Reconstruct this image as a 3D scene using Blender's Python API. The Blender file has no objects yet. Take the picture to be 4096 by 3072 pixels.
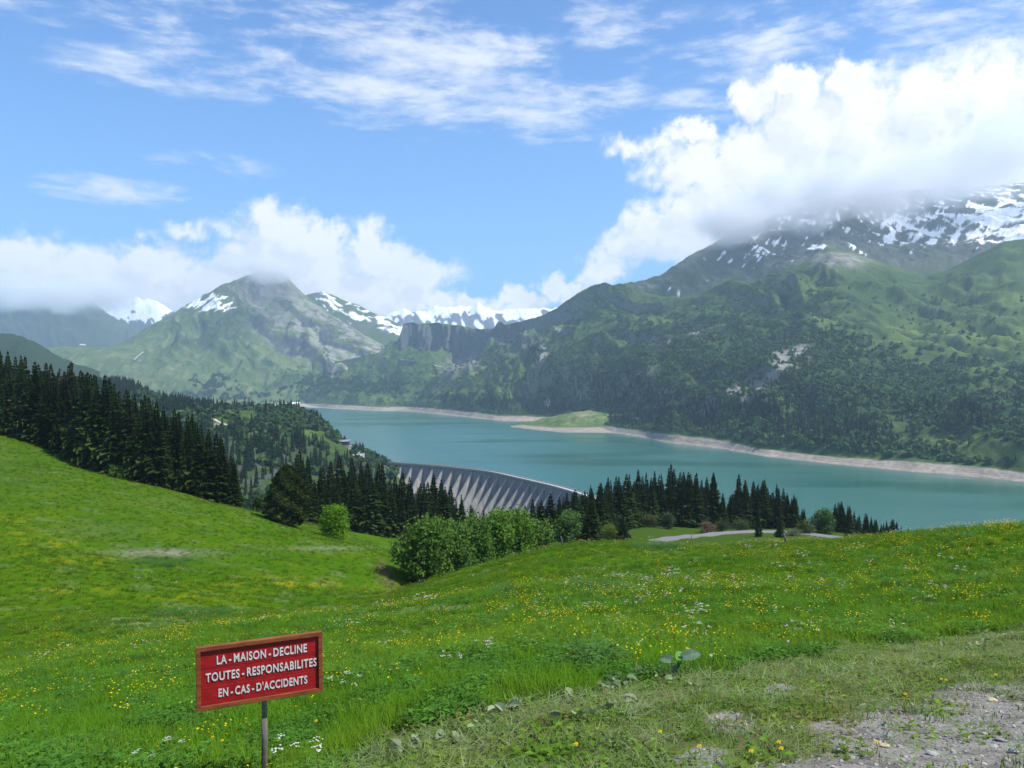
import bpy, math, random
import numpy as np
from mathutils import Vector, Matrix, Euler

random.seed(7)
RNG = np.random.default_rng(7)
SC = bpy.context.scene
COL = SC.collection
F = 820.0            # focal length, in picture widths of 1024
CX, CY = 512.0, 384.0

# ------------------------------------------------------------------ camera
cam_data = bpy.data.cameras.new('camera')
cam = bpy.data.objects.new('camera', cam_data)
COL.objects.link(cam)
cam.location = (0, 0, 0)
cam.rotation_euler = (math.pi / 2, 0, 0)
cam_data.sensor_width = 36.0
cam_data.lens = 36.0 * F / 1024.0
cam_data.clip_start = 0.05
cam_data.clip_end = 60000
SC.camera = cam

# ------------------------------------------------------------------ sun, exposure
SUN_AZ, SUN_EL = math.radians(106), math.radians(56)
sd = Vector((math.sin(SUN_AZ) * math.cos(SUN_EL), math.cos(SUN_AZ) * math.cos(SUN_EL), math.sin(SUN_EL)))
sun_data = bpy.data.lights.new('sun', 'SUN')
sun_data.energy = 5.0
sun_data.angle = math.radians(0.6)
sun_data.color = (1.0, 0.95, 0.87)
sun = bpy.data.objects.new('sun', sun_data)
COL.objects.link(sun)
sun.rotation_euler = (-sd).to_track_quat('-Z', 'Y').to_euler()
sun.location = (0, 0, 50)
SC.view_settings.view_transform = 'Standard'
SC.view_settings.look = 'None'
SC.view_settings.exposure = 0.36
SC.view_settings.gamma = 1.0
SC.view_settings.use_curve_mapping = False
SC.cycles.use_denoising = True
SC.cycles.max_bounces = 5
SC.cycles.diffuse_bounces = 2
SC.cycles.glossy_bounces = 2
SC.cycles.transmission_bounces = 3
SC.cycles.transparent_max_bounces = 6
SC.cycles.volume_bounces = 3
SC.cycles.volume_step_rate = 1.0
SC.cycles.volume_max_steps = 64
SC.cycles.caustics_reflective = False
SC.cycles.caustics_refractive = False
SC.cycles.sample_clamp_indirect = 4.0


# ------------------------------------------------------------------ node helpers
class NT:
    """Small helper that adds nodes to a tree and wires them."""
    def __init__(self, tree):
        self.t = tree

    def n(self, typ, ins=None, **kw):
        nd = self.t.nodes.new(typ)
        for k, v in kw.items():
            setattr(nd, k, v)
        if ins:
            for k, v in ins.items():
                s = nd.inputs[k]
                if isinstance(v, bpy.types.NodeSocket):
                    self.t.links.new(v, s)
                elif isinstance(v, bpy.types.Node):
                    self.t.links.new(v.outputs[0], s)
                else:
                    s.default_value = v
        return nd

    def m(self, op, a, b=0.0, c=0.0, clamp=False):
        nd = self.t.nodes.new('ShaderNodeMath')
        nd.operation = op
        nd.use_clamp = clamp
        for i, v in enumerate((a, b, c)):
            if isinstance(v, bpy.types.NodeSocket):
                self.t.links.new(v, nd.inputs[i])
            elif isinstance(v, bpy.types.Node):
                self.t.links.new(v.outputs[0], nd.inputs[i])
            else:
                nd.inputs[i].default_value = v
        return nd.outputs[0]

    def v(self, op, a, b=(0, 0, 0), out=0):
        nd = self.t.nodes.new('ShaderNodeVectorMath')
        nd.operation = op
        for i, v in enumerate((a, b)):
            if isinstance(v, bpy.types.NodeSocket):
                self.t.links.new(v, nd.inputs[i])
            else:
                nd.inputs[i].default_value = v
        return nd.outputs['Value'] if out else nd.outputs[0]

    def noise(self, vec, scale, detail=4, rough=0.55, dist=0.0, out='Fac', flat=False):
        nd = self.n('ShaderNodeTexNoise', noise_dimensions='2D' if (flat or getattr(self, 'flat', False)) else '3D', ins={'Scale': scale, 'Detail': detail, 'Roughness': rough, 'Distortion': dist})
        if vec is not None:
            self.t.links.new(vec, nd.inputs['Vector'])
        return nd.outputs[out]

    def rng(self, val, a, b, c=0.0, d=1.0, smooth=True):
        nd = self.n('ShaderNodeMapRange', {'From Min': a, 'From Max': b, 'To Min': c, 'To Max': d})
        nd.interpolation_type = 'SMOOTHSTEP' if smooth else 'LINEAR'
        self.t.links.new(val, nd.inputs['Value'])
        return nd.outputs[0]

    def mix(self, fac, a, b, mode='MIX'):
        nd = self.t.nodes.new('ShaderNodeMix')
        nd.data_type = 'RGBA'
        nd.blend_type = mode
        nd.clamp_factor = True
        for i, v in ((0, fac), (6, a), (7, b)):
            if isinstance(v, bpy.types.NodeSocket):
                self.t.links.new(v, nd.inputs[i])
            elif i and not isinstance(v, (int, float)):
                nd.inputs[i].default_value = (v[0], v[1], v[2], 1)
            else:
                nd.inputs[i].default_value = v
        return nd.outputs[2]


def px_dir(px, py):
    """world azimuth / elevation in which a point of the far scene is seen"""
    u, w = (px - CX) / F, (CY - py) / F
    return math.atan(u), math.atan(w / math.hypot(1, u))


# ------------------------------------------------------------------ world: nishita sky and clouds
world = bpy.data.worlds.new('World')
SC.world = world
world.use_nodes = True
wt = world.node_tree
wt.nodes.clear()
W = NT(wt)
W.flat = True
sky = W.n('ShaderNodeTexSky', sky_type='NISHITA')
sky.sun_disc = False
sky.sun_elevation = SUN_EL
sky.sun_rotation = SUN_AZ
sky.altitude = 1700
sky.air_density = 1.0
sky.dust_density = 0.6
sky.ozone_density = 1.2
SKY_STRENGTH = 0.118

# big cumulus puffs: px, py, radius x, radius y  (converted to azimuth / elevation)
PUFFS = [
    # left bank
    (-60, 262, 70, 38), (20, 262, 55, 34), (75, 275, 45, 32), (120, 282, 40, 34), (160, 268, 42, 30), (150, 300, 80, 30),
    (30, 300, 90, 34), (215, 285, 50, 38), (264, 230, 30, 36), (292, 236, 34, 34), (322, 246, 28, 28), (255, 270, 52, 38),
    (322, 275, 52, 36), (370, 250, 24, 26), (388, 270, 32, 30), (415, 283, 27, 24), (385, 300, 62, 26), (440, 305, 24, 16),
    (187, 229, 20, 11, .36), (230, 235, 20, 12, .34), (705, 170, 50, 26), (760, 165, 40, 34), (370, 228, 26, 14, .4), (440, 275, 26, 14, .35), (300, 305, 90, 30), (-140, 290, 70, 60),
    (476, 304, 22, 12), (520, 300, 26, 13), (552, 286, 21, 14), (500, 316, 60, 14), (575, 288, 18, 12),
    # right bank
    (600, 268, 26, 22), (630, 245, 30, 24), (655, 228, 32, 30), (690, 205, 30, 22), (724, 200, 34, 26), (690, 240, 60, 36),
    (757, 100, 24, 24), (790, 90, 34, 20), (845, 84, 36, 18), (800, 128, 54, 40), (860, 120, 60, 44), (930, 110, 60, 44),
    (985, 82, 48, 36), (1050, 90, 90, 50), (1000, 150, 90, 60), (820, 185, 60, 50), (740, 150, 44, 24), (690, 136, 34, 14),
    (655, 146, 32, 14, .5), (628, 149, 26, 11, .4), (665, 165, 24, 22, .35), (780, 230, 80, 50), (900, 190, 110, 70), (1080, 160, 120, 90), (1150, 120, 120, 90),
]
grp = bpy.data.node_groups.new('cloud_field', 'ShaderNodeTree')
grp.interface.new_socket('Vector', in_out='INPUT', socket_type='NodeSocketVector')
grp.interface.new_socket('Density', in_out='OUTPUT', socket_type='NodeSocketFloat')
G = NT(grp)
G.flat = True
gi = grp.nodes.new('NodeGroupInput')
go = grp.nodes.new('NodeGroupOutput')
n1 = G.noise(gi.outputs[0], 9.0, 3, 0.5, out='Color')
w1 = G.v('MULTIPLY', G.v('SUBTRACT', n1, (0.5, 0.5, 0.5)), (0.055, 0.045, 0))
n2 = G.noise(gi.outputs[0], 38.0, 4, 0.58, out='Color')
w2 = G.v('MULTIPLY', G.v('SUBTRACT', n2, (0.5, 0.5, 0.5)), (0.042, 0.036, 0))
pw = G.v('ADD', gi.outputs[0], G.v('ADD', w1, w2))
acc = None
for (a, b, rx, ry, *soft) in PUFFS:
    az, el = px_dir(a, b)
    rx *= math.cos(az) ** 2
    ry *= math.cos(az)
    d = G.v('LENGTH', G.v('MULTIPLY', G.v('SUBTRACT', pw, (az, el, 0)), (F / rx, F / ry, 0)), out=1)
    if soft:
        d = G.m('ADD', G.m('MULTIPLY', d, soft[0]), 1 - soft[0])
    if acc is None:
        acc = d
    else:
        acc = G.m('SMOOTH_MIN', acc, d, 0.18)
fine = G.noise(gi.outputs[0], 75.0, 4, 0.6)
dens = G.m('ADD', G.m('SUBTRACT', 1.0, acc), G.m('MULTIPLY', G.m('SUBTRACT', fine, 0.5), 0.55))
grp.links.new(dens, go.inputs[0])

geo = W.n('ShaderNodeNewGeometry')
dirv = W.v('MULTIPLY', geo.outputs['Incoming'], (-1, -1, -1))
sp = W.n('ShaderNodeSeparateXYZ', {0: dirv})
az_s = W.m('ARCTAN2', sp.outputs[0], sp.outputs[1])
el_s = W.m('ARCSINE', sp.outputs[2])
P2 = W.n('ShaderNodeCombineXYZ', {0: az_s, 1: el_s, 2: 0.0}).outputs[0]


def field(vec):
    g = wt.nodes.new('ShaderNodeGroup')
    g.node_tree = grp
    wt.links.new(vec, g.inputs[0])
    return g.outputs[0]


D0 = field(P2)
D1 = field(W.v('ADD', P2, (0.020, 0.022, 0)))       # the same cloud a little nearer to the sun
alpha = W.rng(D0, -0.18, 0.46)
lit = W.rng(W.m('SUBTRACT', D0, D1), -0.35, 0.45)
thick = W.rng(D0, 0.05, 1.1)
# bases of the clouds are grey, tops white: large soft noise plus the optical depth above
big = W.noise(P2, 7.0, 4, 0.55)
lowb = W.rng(el_s, 0.02, 0.24)
shade = W.m('ADD', W.m('MULTIPLY', lit, 0.50), W.m('MULTIPLY', lowb, 0.30))
shade = W.m('ADD', shade, W.m('MULTIPLY', W.rng(big, 0.35, 0.65), 0.30))
shade = W.m('ADD', shade, W.m('MULTIPLY', W.m('SUBTRACT', 1.0, thick), 0.25), clamp=True)
cl_col = W.mix(shade, (0.57, 0.61, 0.68), (0.95, 0.93, 0.91))
# thin high cloud, drawn out along the wind
P3 = W.n('ShaderNodeMapping', {'Vector': P2, 'Rotation': (0, 0, math.radians(-14)), 'Scale': (0.85, 3.0, 1)}).outputs[0]
wz = W.noise(P3, 3.0, 3, 0.5, out='Color')
P3w = W.v('ADD', P3, W.v('MULTIPLY', W.v('SUBTRACT', wz, (0.5, 0.5, 0.5)), (0.08, 0.10, 0)))
c1 = W.noise(P3w, 11.0, 6, 0.60)
c2 = W.noise(P3w, 42.0, 4, 0.6)
cm = W.m('ADD', W.m('MULTIPLY', c1, 0.75), W.m('MULTIPLY', c2, 0.25))


def patch(px, py, rx, ry, vec):
    az, el = px_dir(px, py)
    d = W.v('LENGTH', W.v('MULTIPLY', W.v('SUBTRACT', vec, (az, el, 0)), (F / rx, F / ry, 0)), out=1)
    return W.rng(d, 0.35, 1.15, 1.0, 0.0)


amt = None
for (a, b, rx, ry, k) in [(420, 70, 150, 55, 1.0), (330, 20, 170, 36, .6), (180, 72, 110, 22, .75), (560, 105, 90, 34, .95), (600, 20, 90, 26, .55),
                          (110, 190, 80, 14, .75), (210, 165, 60, 12, .45), (820, 40, 130, 40, .75), (960, 40, 120, 40, .85), (700, 60, 90, 20, .35),
                          (60, 10, 140, 30, .5), (700, 110, 60, 20, .6)]:
    p_ = W.m('MULTIPLY', patch(a, b, rx * 1.25, ry * 1.25, P2), k)
    amt = p_ if amt is None else W.m('MAXIMUM', amt, p_)
side = W.rng(W.m('ABSOLUTE', az_s), 0.62, 1.0, 0.0, 0.6)      # high cloud goes on outside the picture
amt = W.m('MAXIMUM', amt, side)
cir = W.m('MULTIPLY', W.rng(W.m('ADD', cm, W.m('MULTIPLY', amt, 0.25)), 0.53, 0.95), W.rng(amt, 0.0, 0.45))
cir = W.m('MULTIPLY', cir, 0.92)
# sky colour is lifted a little by thin haze near the horizon
skyc = W.v('MULTIPLY', sky.outputs[0], (SKY_STRENGTH * 0.66, SKY_STRENGTH * 1.02, SKY_STRENGTH * 1.42))
veil = W.rng(el_s, 0.0, 0.50, 0.75, 0.0)
skyc = W.mix(veil, skyc, (0.20, 0.45, 0.79))
skyc = W.mix(cir, skyc, (0.76, 0.79, 0.84))
fin = W.mix(alpha, skyc, cl_col)
bg = W.n('ShaderNodeBackground', {'Color': fin, 'Strength': 1.0})
wo = W.n('ShaderNodeOutputWorld', {'Surface': bg.outputs[0]})
world.cycles.sampling_method = 'MANUAL'
world.cycles.sample_map_resolution = 256


# ------------------------------------------------------------------ tagging
def tag(o, label=None, cat=None, group=None, kind=None):
    if label:
        o['label'] = label
    if cat:
        o['category'] = cat
    if group:
        o['group'] = group
    if kind:
        o['kind'] = kind
    return o


def link(name, me, mat=None, parent=None, loc=None):
    o = bpy.data.objects.new(name, me)
    COL.objects.link(o)
    if mat is not None and me is not None and len(me.materials) == 0:
        me.materials.append(mat)
    if parent is not None:
        o.parent = parent
    if loc is not None:
        o.location = loc
    return o


def mesh_np(name, verts, faces, smooth=False, col=None, quad=True, mats=None, midx=None):
    """mesh from numpy arrays; faces is an (n, 3 or 4) int array"""
    verts = np.asarray(verts, np.float32)
    faces = np.asarray(faces, np.int32)
    k = faces.shape[1]
    me = bpy.data.meshes.new(name)
    me.vertices.add(len(verts))
    me.vertices.foreach_set('co', verts.ravel())
    me.loops.add(faces.size)
    me.loops.foreach_set('vertex_index', faces.ravel())
    me.polygons.add(len(faces))
    me.polygons.foreach_set('loop_start', np.arange(len(faces), dtype=np.int32) * k)
    if smooth:
        me.polygons.foreach_set('use_smooth', np.ones(len(faces), bool))
    if midx is not None:
        me.polygons.foreach_set('material_index', np.asarray(midx, np.int32))
    me.update(calc_edges=True)
    me.validate()
    if col is not None:
        a = me.color_attributes.new('Col', 'FLOAT_COLOR', 'POINT')
        c4 = np.ones((len(verts), 4), np.float32)
        c4[:, :3] = col
        a.data.foreach_set('color', c4.ravel())
    if mats:
        for m_ in mats:
            me.materials.append(m_)
    return me


class MB:
    """collects simple solids, then becomes one mesh"""
    def __init__(self):
        self.v, self.f = [], []

    def box(self, c, s, R=None):
        b = len(self.v)
        for x in (-.5, .5):
            for y in (-.5, .5):
                for z in (-.5, .5):
                    p = Vector((x * s[0], y * s[1], z * s[2]))
                    if R is not None:
                        p = R @ p
                    self.v.append(p + Vector(c))
        for q in ((0, 1, 3, 2), (4, 6, 7, 5), (0, 4, 5, 1), (2, 3, 7, 6), (0, 2, 6, 4), (1, 5, 7, 3)):
            self.f.append(tuple(b + i for i in q))
        return self

    def hexa(self, pts):
        """eight corners: bottom four (ccw), top four (ccw)"""
        b = len(self.v)
        self.v += [Vector(p) for p in pts]
        for q in ((3, 2, 1, 0), (4, 5, 6, 7), (0, 1, 5, 4), (1, 2, 6, 5), (2, 3, 7, 6), (3, 0, 4, 7)):
            self.f.append(tuple(b + i for i in q))
        return self

    def tube(self, pts, rad, n=8, cap=True):
        b = len(self.v)
        pts = [Vector(p) for p in pts]
        for i, p in enumerate(pts):
            d = (pts[min(i + 1, len(pts) - 1)] - pts[max(i - 1, 0)])
            d = d.normalized() if d.length > 0 else Vector((0, 0, 1))
            a = d.orthogonal().normalized()
            c = d.cross(a)
            r = rad[i] if isinstance(rad, (list, tuple)) else rad
            for k in range(n):
                t = 2 * math.pi * k / n
                self.v.append(p + (a * math.cos(t) + c * math.sin(t)) * r)
        for i in range(len(pts) - 1):
            for k in range(n):
                k2 = (k + 1) % n
                self.f.append((b + i * n + k, b + i * n + k2, b + (i + 1) * n + k2, b + (i + 1) * n + k))
        if cap:
            self.f.append(tuple(b + k for k in range(n))[::-1])
            self.f.append(tuple(b + (len(pts) - 1) * n + k for k in range(n)))
        return self

    def build(self, name, mat=None, parent=None, smooth=False, loc=None, bevel=0):
        me = bpy.data.meshes.new(name)
        me.from_pydata([tuple(p) for p in self.v], [], self.f)
        if smooth:
            for p in me.polygons:
                p.use_smooth = True
        me.update()
        o = link(name, me, mat, parent, loc)
        if bevel:
            md = o.modifiers.new('bevel', 'BEVEL')
            md.width = bevel
            md.segments = 2
            md.limit_method = 'ANGLE'
        return o


# ------------------------------------------------------------------ numpy noise
def _grad(ix, iy, seed):
    h = (ix.astype(np.int64) * 374761393 + iy.astype(np.int64) * 668265263 + seed * 974634777) & 0x7fffffff
    h = (h ^ (h >> 13)) * 1274126177 & 0x7fffffff
    h = h ^ (h >> 16)
    a = (h & 0xffff) / 65536.0 * 2 * np.pi
    return np.cos(a), np.sin(a)


def perlin(x, y, seed=0):
    x = np.asarray(x, float)
    y = np.asarray(y, float)
    x0, y0 = np.floor(x), np.floor(y)
    fx, fy = x - x0, y - y0
    u, v = fx * fx * fx * (fx * (fx * 6 - 15) + 10), fy * fy * fy * (fy * (fy * 6 - 15) + 10)
    out = 0
    for dx in (0, 1):
        for dy in (0, 1):
            gx, gy = _grad(x0 + dx, y0 + dy, seed)
            d = gx * (fx - dx) + gy * (fy - dy)
            out = out + d * (u if dx else 1 - u) * (v if dy else 1 - v)
    return out * 1.45


def fbm(x, y, oct_=5, seed=0, gain=0.5, lac=2.03):
    s, a, t = 0, 1.0, 0
    for i in range(oct_):
        s = s + a * perlin(x * lac ** i + 13.7 * i, y * lac ** i - 7.1 * i, seed + i * 17)
        t += a
        a *= gain
    return s / t * 1.6


def ridged(x, y, oct_=5, seed=0, gain=0.5, lac=2.1):
    s, a, t, w = 0, 1.0, 0, 1.0
    for i in range(oct_):
        n = 1 - np.abs(perlin(x * lac ** i + 5.3 * i, y * lac ** i + 9.1 * i, seed + i * 31))
        n = n * n * w
        w = np.clip(n * 1.6, 0, 1)
        s = s + n * a
        t += a
        a *= gain
    return s / t


def sstep(a, b, x):
    t = np.clip((x - a) / (b - a + 1e-12), 0, 1)
    return t * t * (3 - 2 * t)


def mixc(c, d, m):
    return c * (1 - m[..., None]) + np.asarray(d)[None, :] * m[..., None] if np.ndim(d) == 1 else c * (1 - m[..., None]) + d * m[..., None]


def P(px, py, Y):
    """a point of the place from where it is seen and how far off it is"""
    return Vector(((px - CX) / F * Y, Y, (CY - py) / F * Y))


def to_px(X, Y, Z):
    return CX + F * X / Y, CY - F * Z / Y


# ------------------------------------------------------------------ materials for the land
def mat_new(name):
    m = bpy.data.materials.new(name)
    m.use_nodes = True
    m.node_tree.nodes.clear()
    return m, NT(m.node_tree)


def simple_mat(name, col, rough=0.8, noise=0.0, scale=5.0, col2=None, bump=0.0, metallic=0.0, spec=0.3, stretch=None):
    m, N = mat_new(name)
    tc = N.n('ShaderNodeTexCoord').outputs['Object']
    if stretch:
        tc = N.v('MULTIPLY', tc, stretch)
    c = col
    if noise or col2:
        f = N.noise(tc, scale, 6, 0.6)
        c2 = col2 if col2 else tuple(x * (1 - noise) for x in col)
        c = N.mix(N.rng(f, 0.3, 0.7), col, c2)
    b = N.n('ShaderNodeBsdfPrincipled', {'Roughness': rough, 'Metallic': metallic, 'Specular IOR Level': spec})
    if isinstance(c, tuple):
        b.inputs['Base Color'].default_value = (*c, 1)
    else:
        N.t.links.new(c, b.inputs['Base Color'])
    if bump:
        bf = N.noise(tc, scale * 3, 5, 0.6)
        bp = N.n('ShaderNodeBump', {'Strength': bump, 'Distance': 0.02, 'Height': bf})
        N.t.links.new(bp.outputs[0], b.inputs['Normal'])
    N.n('ShaderNodeOutputMaterial', {'Surface': b.outputs[0]})
    return m


def land_mat(name, s1, s2, amp=0.5, bump=0.6, bdist=3.0):
    """reads the base colour of the land from its vertices and breaks it up with noise of two sizes"""
    m, N = mat_new(name)
    at = N.n('ShaderNodeAttribute', attribute_name='Col').outputs['Color']
    pos = N.n('ShaderNodeNewGeometry').outputs['Position']
    a = N.noise(pos, s1, 6, 0.62)
    b = N.noise(pos, s2, 5, 0.65)
    k = N.m('ADD', N.m('MULTIPLY', N.m('SUBTRACT', a, 0.5), amp * 2.2), N.m('MULTIPLY', N.m('SUBTRACT', b, 0.5), amp * 2.2))
    k = N.m('MAXIMUM', N.m('ADD', k, 1.0), 0.25)
    kk = N.n('ShaderNodeCombineXYZ', {0: k, 1: k, 2: k}).outputs[0]
    c = N.v('MULTIPLY', at, kk)
    bs = N.n('ShaderNodeBsdfPrincipled', {'Base Color': c, 'Roughness': 1.0, 'Specular IOR Level': 0.0})
    h = N.m('ADD', N.m('MULTIPLY', a, 1.0), N.m('MULTIPLY', b, 0.35))
    bp = N.n('ShaderNodeBump', {'Strength': bump, 'Distance': bdist, 'Height': h})
    N.t.links.new(bp.outputs[0], bs.inputs['Normal'])
    N.n('ShaderNodeOutputMaterial', {'Surface': bs.outputs[0]})
    return m


# ------------------------------------------------------------------ lofted hillsides
def grid_faces(nr, nc, flip=False):
    i = np.arange(nr - 1)[:, None] * nc + np.arange(nc - 1)[None, :]
    q = np.stack([i, i + 1, i + 1 + nc, i + nc], -1).reshape(-1, 4)
    return q[:, ::-1] if flip else q


def cat_rom(vals, n_between):
    """vals: list of arrays; smooth interpolation through them"""
    out = []
    K = len(vals)
    for i in range(K - 1):
        p0, p1, p2, p3 = vals[max(i - 1, 0)], vals[i], vals[i + 1], vals[min(i + 2, K - 1)]
        for j in range(n_between[i] + (1 if i == K - 2 else 0)):
            t = j / n_between[i]
            m1, m2 = (p2 - p0) * 0.5, (p3 - p1) * 0.5
            lim = np.abs(p2 - p1) * 1.5
            m1, m2 = np.clip(m1, -lim, lim), np.clip(m2, -lim, lim)
            h = (2 * t ** 3 - 3 * t * t + 1) * p1 + (t ** 3 - 2 * t * t + t) * m1 + (-2 * t ** 3 + 3 * t * t) * p2 + (t ** 3 - t * t) * m2
            out.append(h)
    return np.array(out)


class Loft:
    def __init__(self, x0, x1, nx, lines, nb, soften=5):
        xs = np.linspace(x0, x1, nx)
        pys, ys = [], []
        ker = np.hanning(soften + 2)[1:-1]
        ker /= ker.sum()
        for ln in lines:
            a = np.array(ln, float)
            o = np.argsort(a[:, 0])
            a = a[o]
            py = np.interp(xs, a[:, 0], a[:, 1])
            yy = np.log(np.interp(xs, a[:, 0], a[:, 2]))
            pad = soften // 2
            yy = np.convolve(np.pad(yy, pad * 4, 'edge'), np.hanning(pad * 8 + 3)[1:-1] / np.hanning(pad * 8 + 3)[1:-1].sum(), 'valid') if soften > 1 else yy
            py = np.convolve(np.pad(py, pad, 'edge'), ker, 'valid') if soften > 1 else py
            pys.append(py)
            ys.append(yy)
        self.py = cat_rom(pys, nb)
        self.Y = np.exp(cat_rom(ys, nb))
        self.nr, self.nc = self.py.shape
        self.px = np.repeat(xs[None, :], self.nr, 0)
        # t: which line we are between
        t = []
        for i in range(len(nb)):
            t += [i + j / nb[i] for j in range(nb[i] + (1 if i == len(nb) - 1 else 0))]
        self.t = np.repeat(np.array(t)[:, None], self.nc, 1)
        self.X = (self.px - CX) / F * self.Y
        self.Z = (CY - self.py) / F * self.Y

    def slope(self):
        """unit normals of the grid"""
        V = np.stack([self.X, self.Y, self.Z], -1)
        du = np.gradient(V, axis=1)
        dv = np.gradient(V, axis=0)
        n = np.cross(du, dv)
        n /= np.linalg.norm(n, axis=-1, keepdims=True) + 1e-9
        n *= np.sign(n[..., 2:3] + 1e-9)
        return n

    def build(self, name, col, mat, label=None):
        V = np.stack([self.X, self.Y, self.Z], -1).reshape(-1, 3)
        me = mesh_np(name, V, grid_faces(self.nr, self.nc), smooth=True, col=col.reshape(-1, 3))
        o = link(name, me, mat)
        tag(o, kind='structure')
        return o


# ------------------------------------------------------------------ near land (hill the photographer stands on)
CTRL = [
    # right and middle field, from the feet to the brow
    (512, 768, 4.7), (512, 690, 8), (512, 640, 14), (512, 603, 30), (512, 578, 55), (512, 557, 90),
    (900, 768, 4.5), (900, 690, 7.5), (900, 640, 13), (900, 590, 24), (900, 555, 40), (900, 536, 55),
    (700, 768, 4.5), (700, 690, 7.5), (700, 640, 13), (700, 603, 22), (700, 570, 45), (700, 548, 85),
    (1100, 768, 4.5), (1100, 690, 7.3), (1100, 630, 12), (1100, 575, 21), (1100, 540, 30), (1100, 520, 38),
    (1400, 768, 4.5), (1400, 640, 10), (1400, 560, 20), (1400, 510, 38), (1400, 540, 60),
    (432, 583, 100), (466, 571, 96), (497, 560, 92), (543, 550, 95), (591, 543, 100), (640, 542, 105), (700, 546, 88), (740, 547, 75),
    (820, 541, 65), (960, 532, 46), (1024, 526, 38),
    # left field down to the little valley
    (300, 768, 6.3), (300, 700, 10), (300, 650, 19), (300, 620, 38), (300, 601, 78),
    (150, 768, 7.0), (150, 720, 9.6), (150, 680, 15), (150, 645, 28), (150, 624, 52),
    (0, 768, 7.5), (0, 705, 14.5), (0, 670, 27), (0, 657, 38), (400, 596, 108), (400, 612, 60), (400, 650, 20),
    (-300, 768, 8.6), (-300, 720, 16), (-300, 700, 28),
    # the slope across it
    (0, 560, 78), (0, 500, 125), (0, 433, 200), (60, 457, 185), (93, 473, 170), (154, 486, 165), (191, 497, 165), (224, 505, 165),
    (253, 511, 168), (299, 530, 158), (325, 538, 145), (350, 545, 135), (378, 562, 122), (397, 571, 117), (414, 589, 112),
    (150, 570, 85), (150, 520, 125), (250, 570, 95), (250, 535, 128), (330, 575, 105), (-300, 600, 80), (-300, 500, 120), (-300, 400, 200),
    # behind the brows
    (330, 527, 195), (400, 540, 205), (415, 566, 150), (440, 592, 118), (470, 580, 125), (500, 573, 135), (460, 560, 170), (520, 560, 150), (520, 545, 220),
    (560, 556, 140), (590, 550, 140), (590, 540, 190), (640, 546, 150), (640, 534, 215), (640, 529, 245), (640, 529, 300), (560, 540, 280),
    (700, 553, 125), (700, 542, 185), (700, 536, 230), (700, 532, 300), (760, 558, 115), (760, 548, 165), (760, 540, 205), (760, 533, 245), (760, 531, 300),
    (830, 560, 110), (830, 546, 190), (830, 540, 230), (830, 534, 300), (900, 566, 100), (900, 556, 160), (900, 545, 230), (900, 548, 300),
    (1024, 560, 60), (1024, 566, 100), (1024, 556, 200), (1024, 562, 300), (1400, 580, 100), (1400, 570, 250),
    (0, 430, 260), (0, 428, 330), (0, 440, 430), (-300, 360, 300), (-300, 340, 430), (100, 462, 220), (100, 460, 300), (150, 490, 260), (150, 495, 330), (150, 540, 430),
    (250, 530, 230), (250, 545, 300), (250, 600, 360), (250, 660, 430), (330, 545, 270), (330, 600, 340), (330, 680, 430), (400, 550, 260), (400, 600, 330), (400, 680, 430),
    (480, 552, 270), (480, 610, 350), (480, 670, 430), (560, 580, 350), (560, 640, 430), (640, 560, 350), (640, 620, 430),
    (760, 560, 350), (760, 615, 430), (900, 580, 350), (900, 612, 430), (1024, 590, 360), (1024, 615, 430), (1400, 620, 430),
]


def tps_fit(pts, vals, lam=2e-4):
    n = len(pts)
    d2 = ((pts[:, None] - pts[None]) ** 2).sum(-1)
    K = 0.5 * d2 * np.log(d2 + 1e-12)
    K[np.arange(n), np.arange(n)] = lam
    Pm = np.hstack([np.ones((n, 1)), pts])
    A = np.zeros((n + 3, n + 3))
    A[:n, :n] = K
    A[:n, n:] = Pm
    A[n:, :n] = Pm.T
    return np.linalg.solve(A, np.concatenate([vals, np.zeros(3)]))


def tps_eval(w, pts, q):
    out = np.empty(len(q))
    n = len(pts)
    for s in range(0, len(q), 20000):
        qq = q[s:s + 20000]
        d2 = ((qq[:, None] - pts[None]) ** 2).sum(-1)
        out[s:s + 20000] = 0.5 * (d2 * np.log(d2 + 1e-12)) @ w[:n] + w[n] + qq @ w[n + 1:]
    return out


_c = np.array(CTRL, float)
_q = np.stack([(_c[:, 0] - CX) / F * 2.2, np.log(_c[:, 2])], -1)
_w = tps_fit(_q, _c[:, 1], 8e-4)


def near_py(px, Y):
    px = np.asarray(px, float)
    Y = np.asarray(Y, float)
    px, Y = np.broadcast_arrays(px, Y)
    q = np.stack([(px.ravel() - CX) / F * 2.2, np.log(Y.ravel())], -1)
    return tps_eval(_w, _q, q).reshape(px.shape)


def bumps(X, Y):
    r = np.hypot(X, Y)
    k = np.clip(r / 40, 0.12, 1.0)
    return k * (0.35 * fbm(X / 14, Y / 14, 4, 3) * sstep(3, 25, r) + 0.05 * fbm(X / 1.6, Y / 1.6, 3, 9) + 0.02 * fbm(X / .3, Y / .3, 3, 11) * sstep(30, 5, r))


NU, NV = 460, 470
_ng = {}
_ng['px'] = np.linspace(-330, 1380, NU)
_ng['ly'] = np.linspace(math.log(2.2), math.log(430), NV)
_PX, _LY = np.meshgrid(_ng['px'], _ng['ly'])
_cu = np.linspace(-330, 1380, 115)
_cl = np.linspace(math.log(2.2), math.log(430), 120)
_A, _B = np.meshgrid(_cu, _cl)
_py = near_py(_A, np.exp(_B))
# stay steady close to the feet, where there are no control points
_zz = -(_py - CY) / F * np.exp(_B)


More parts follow.
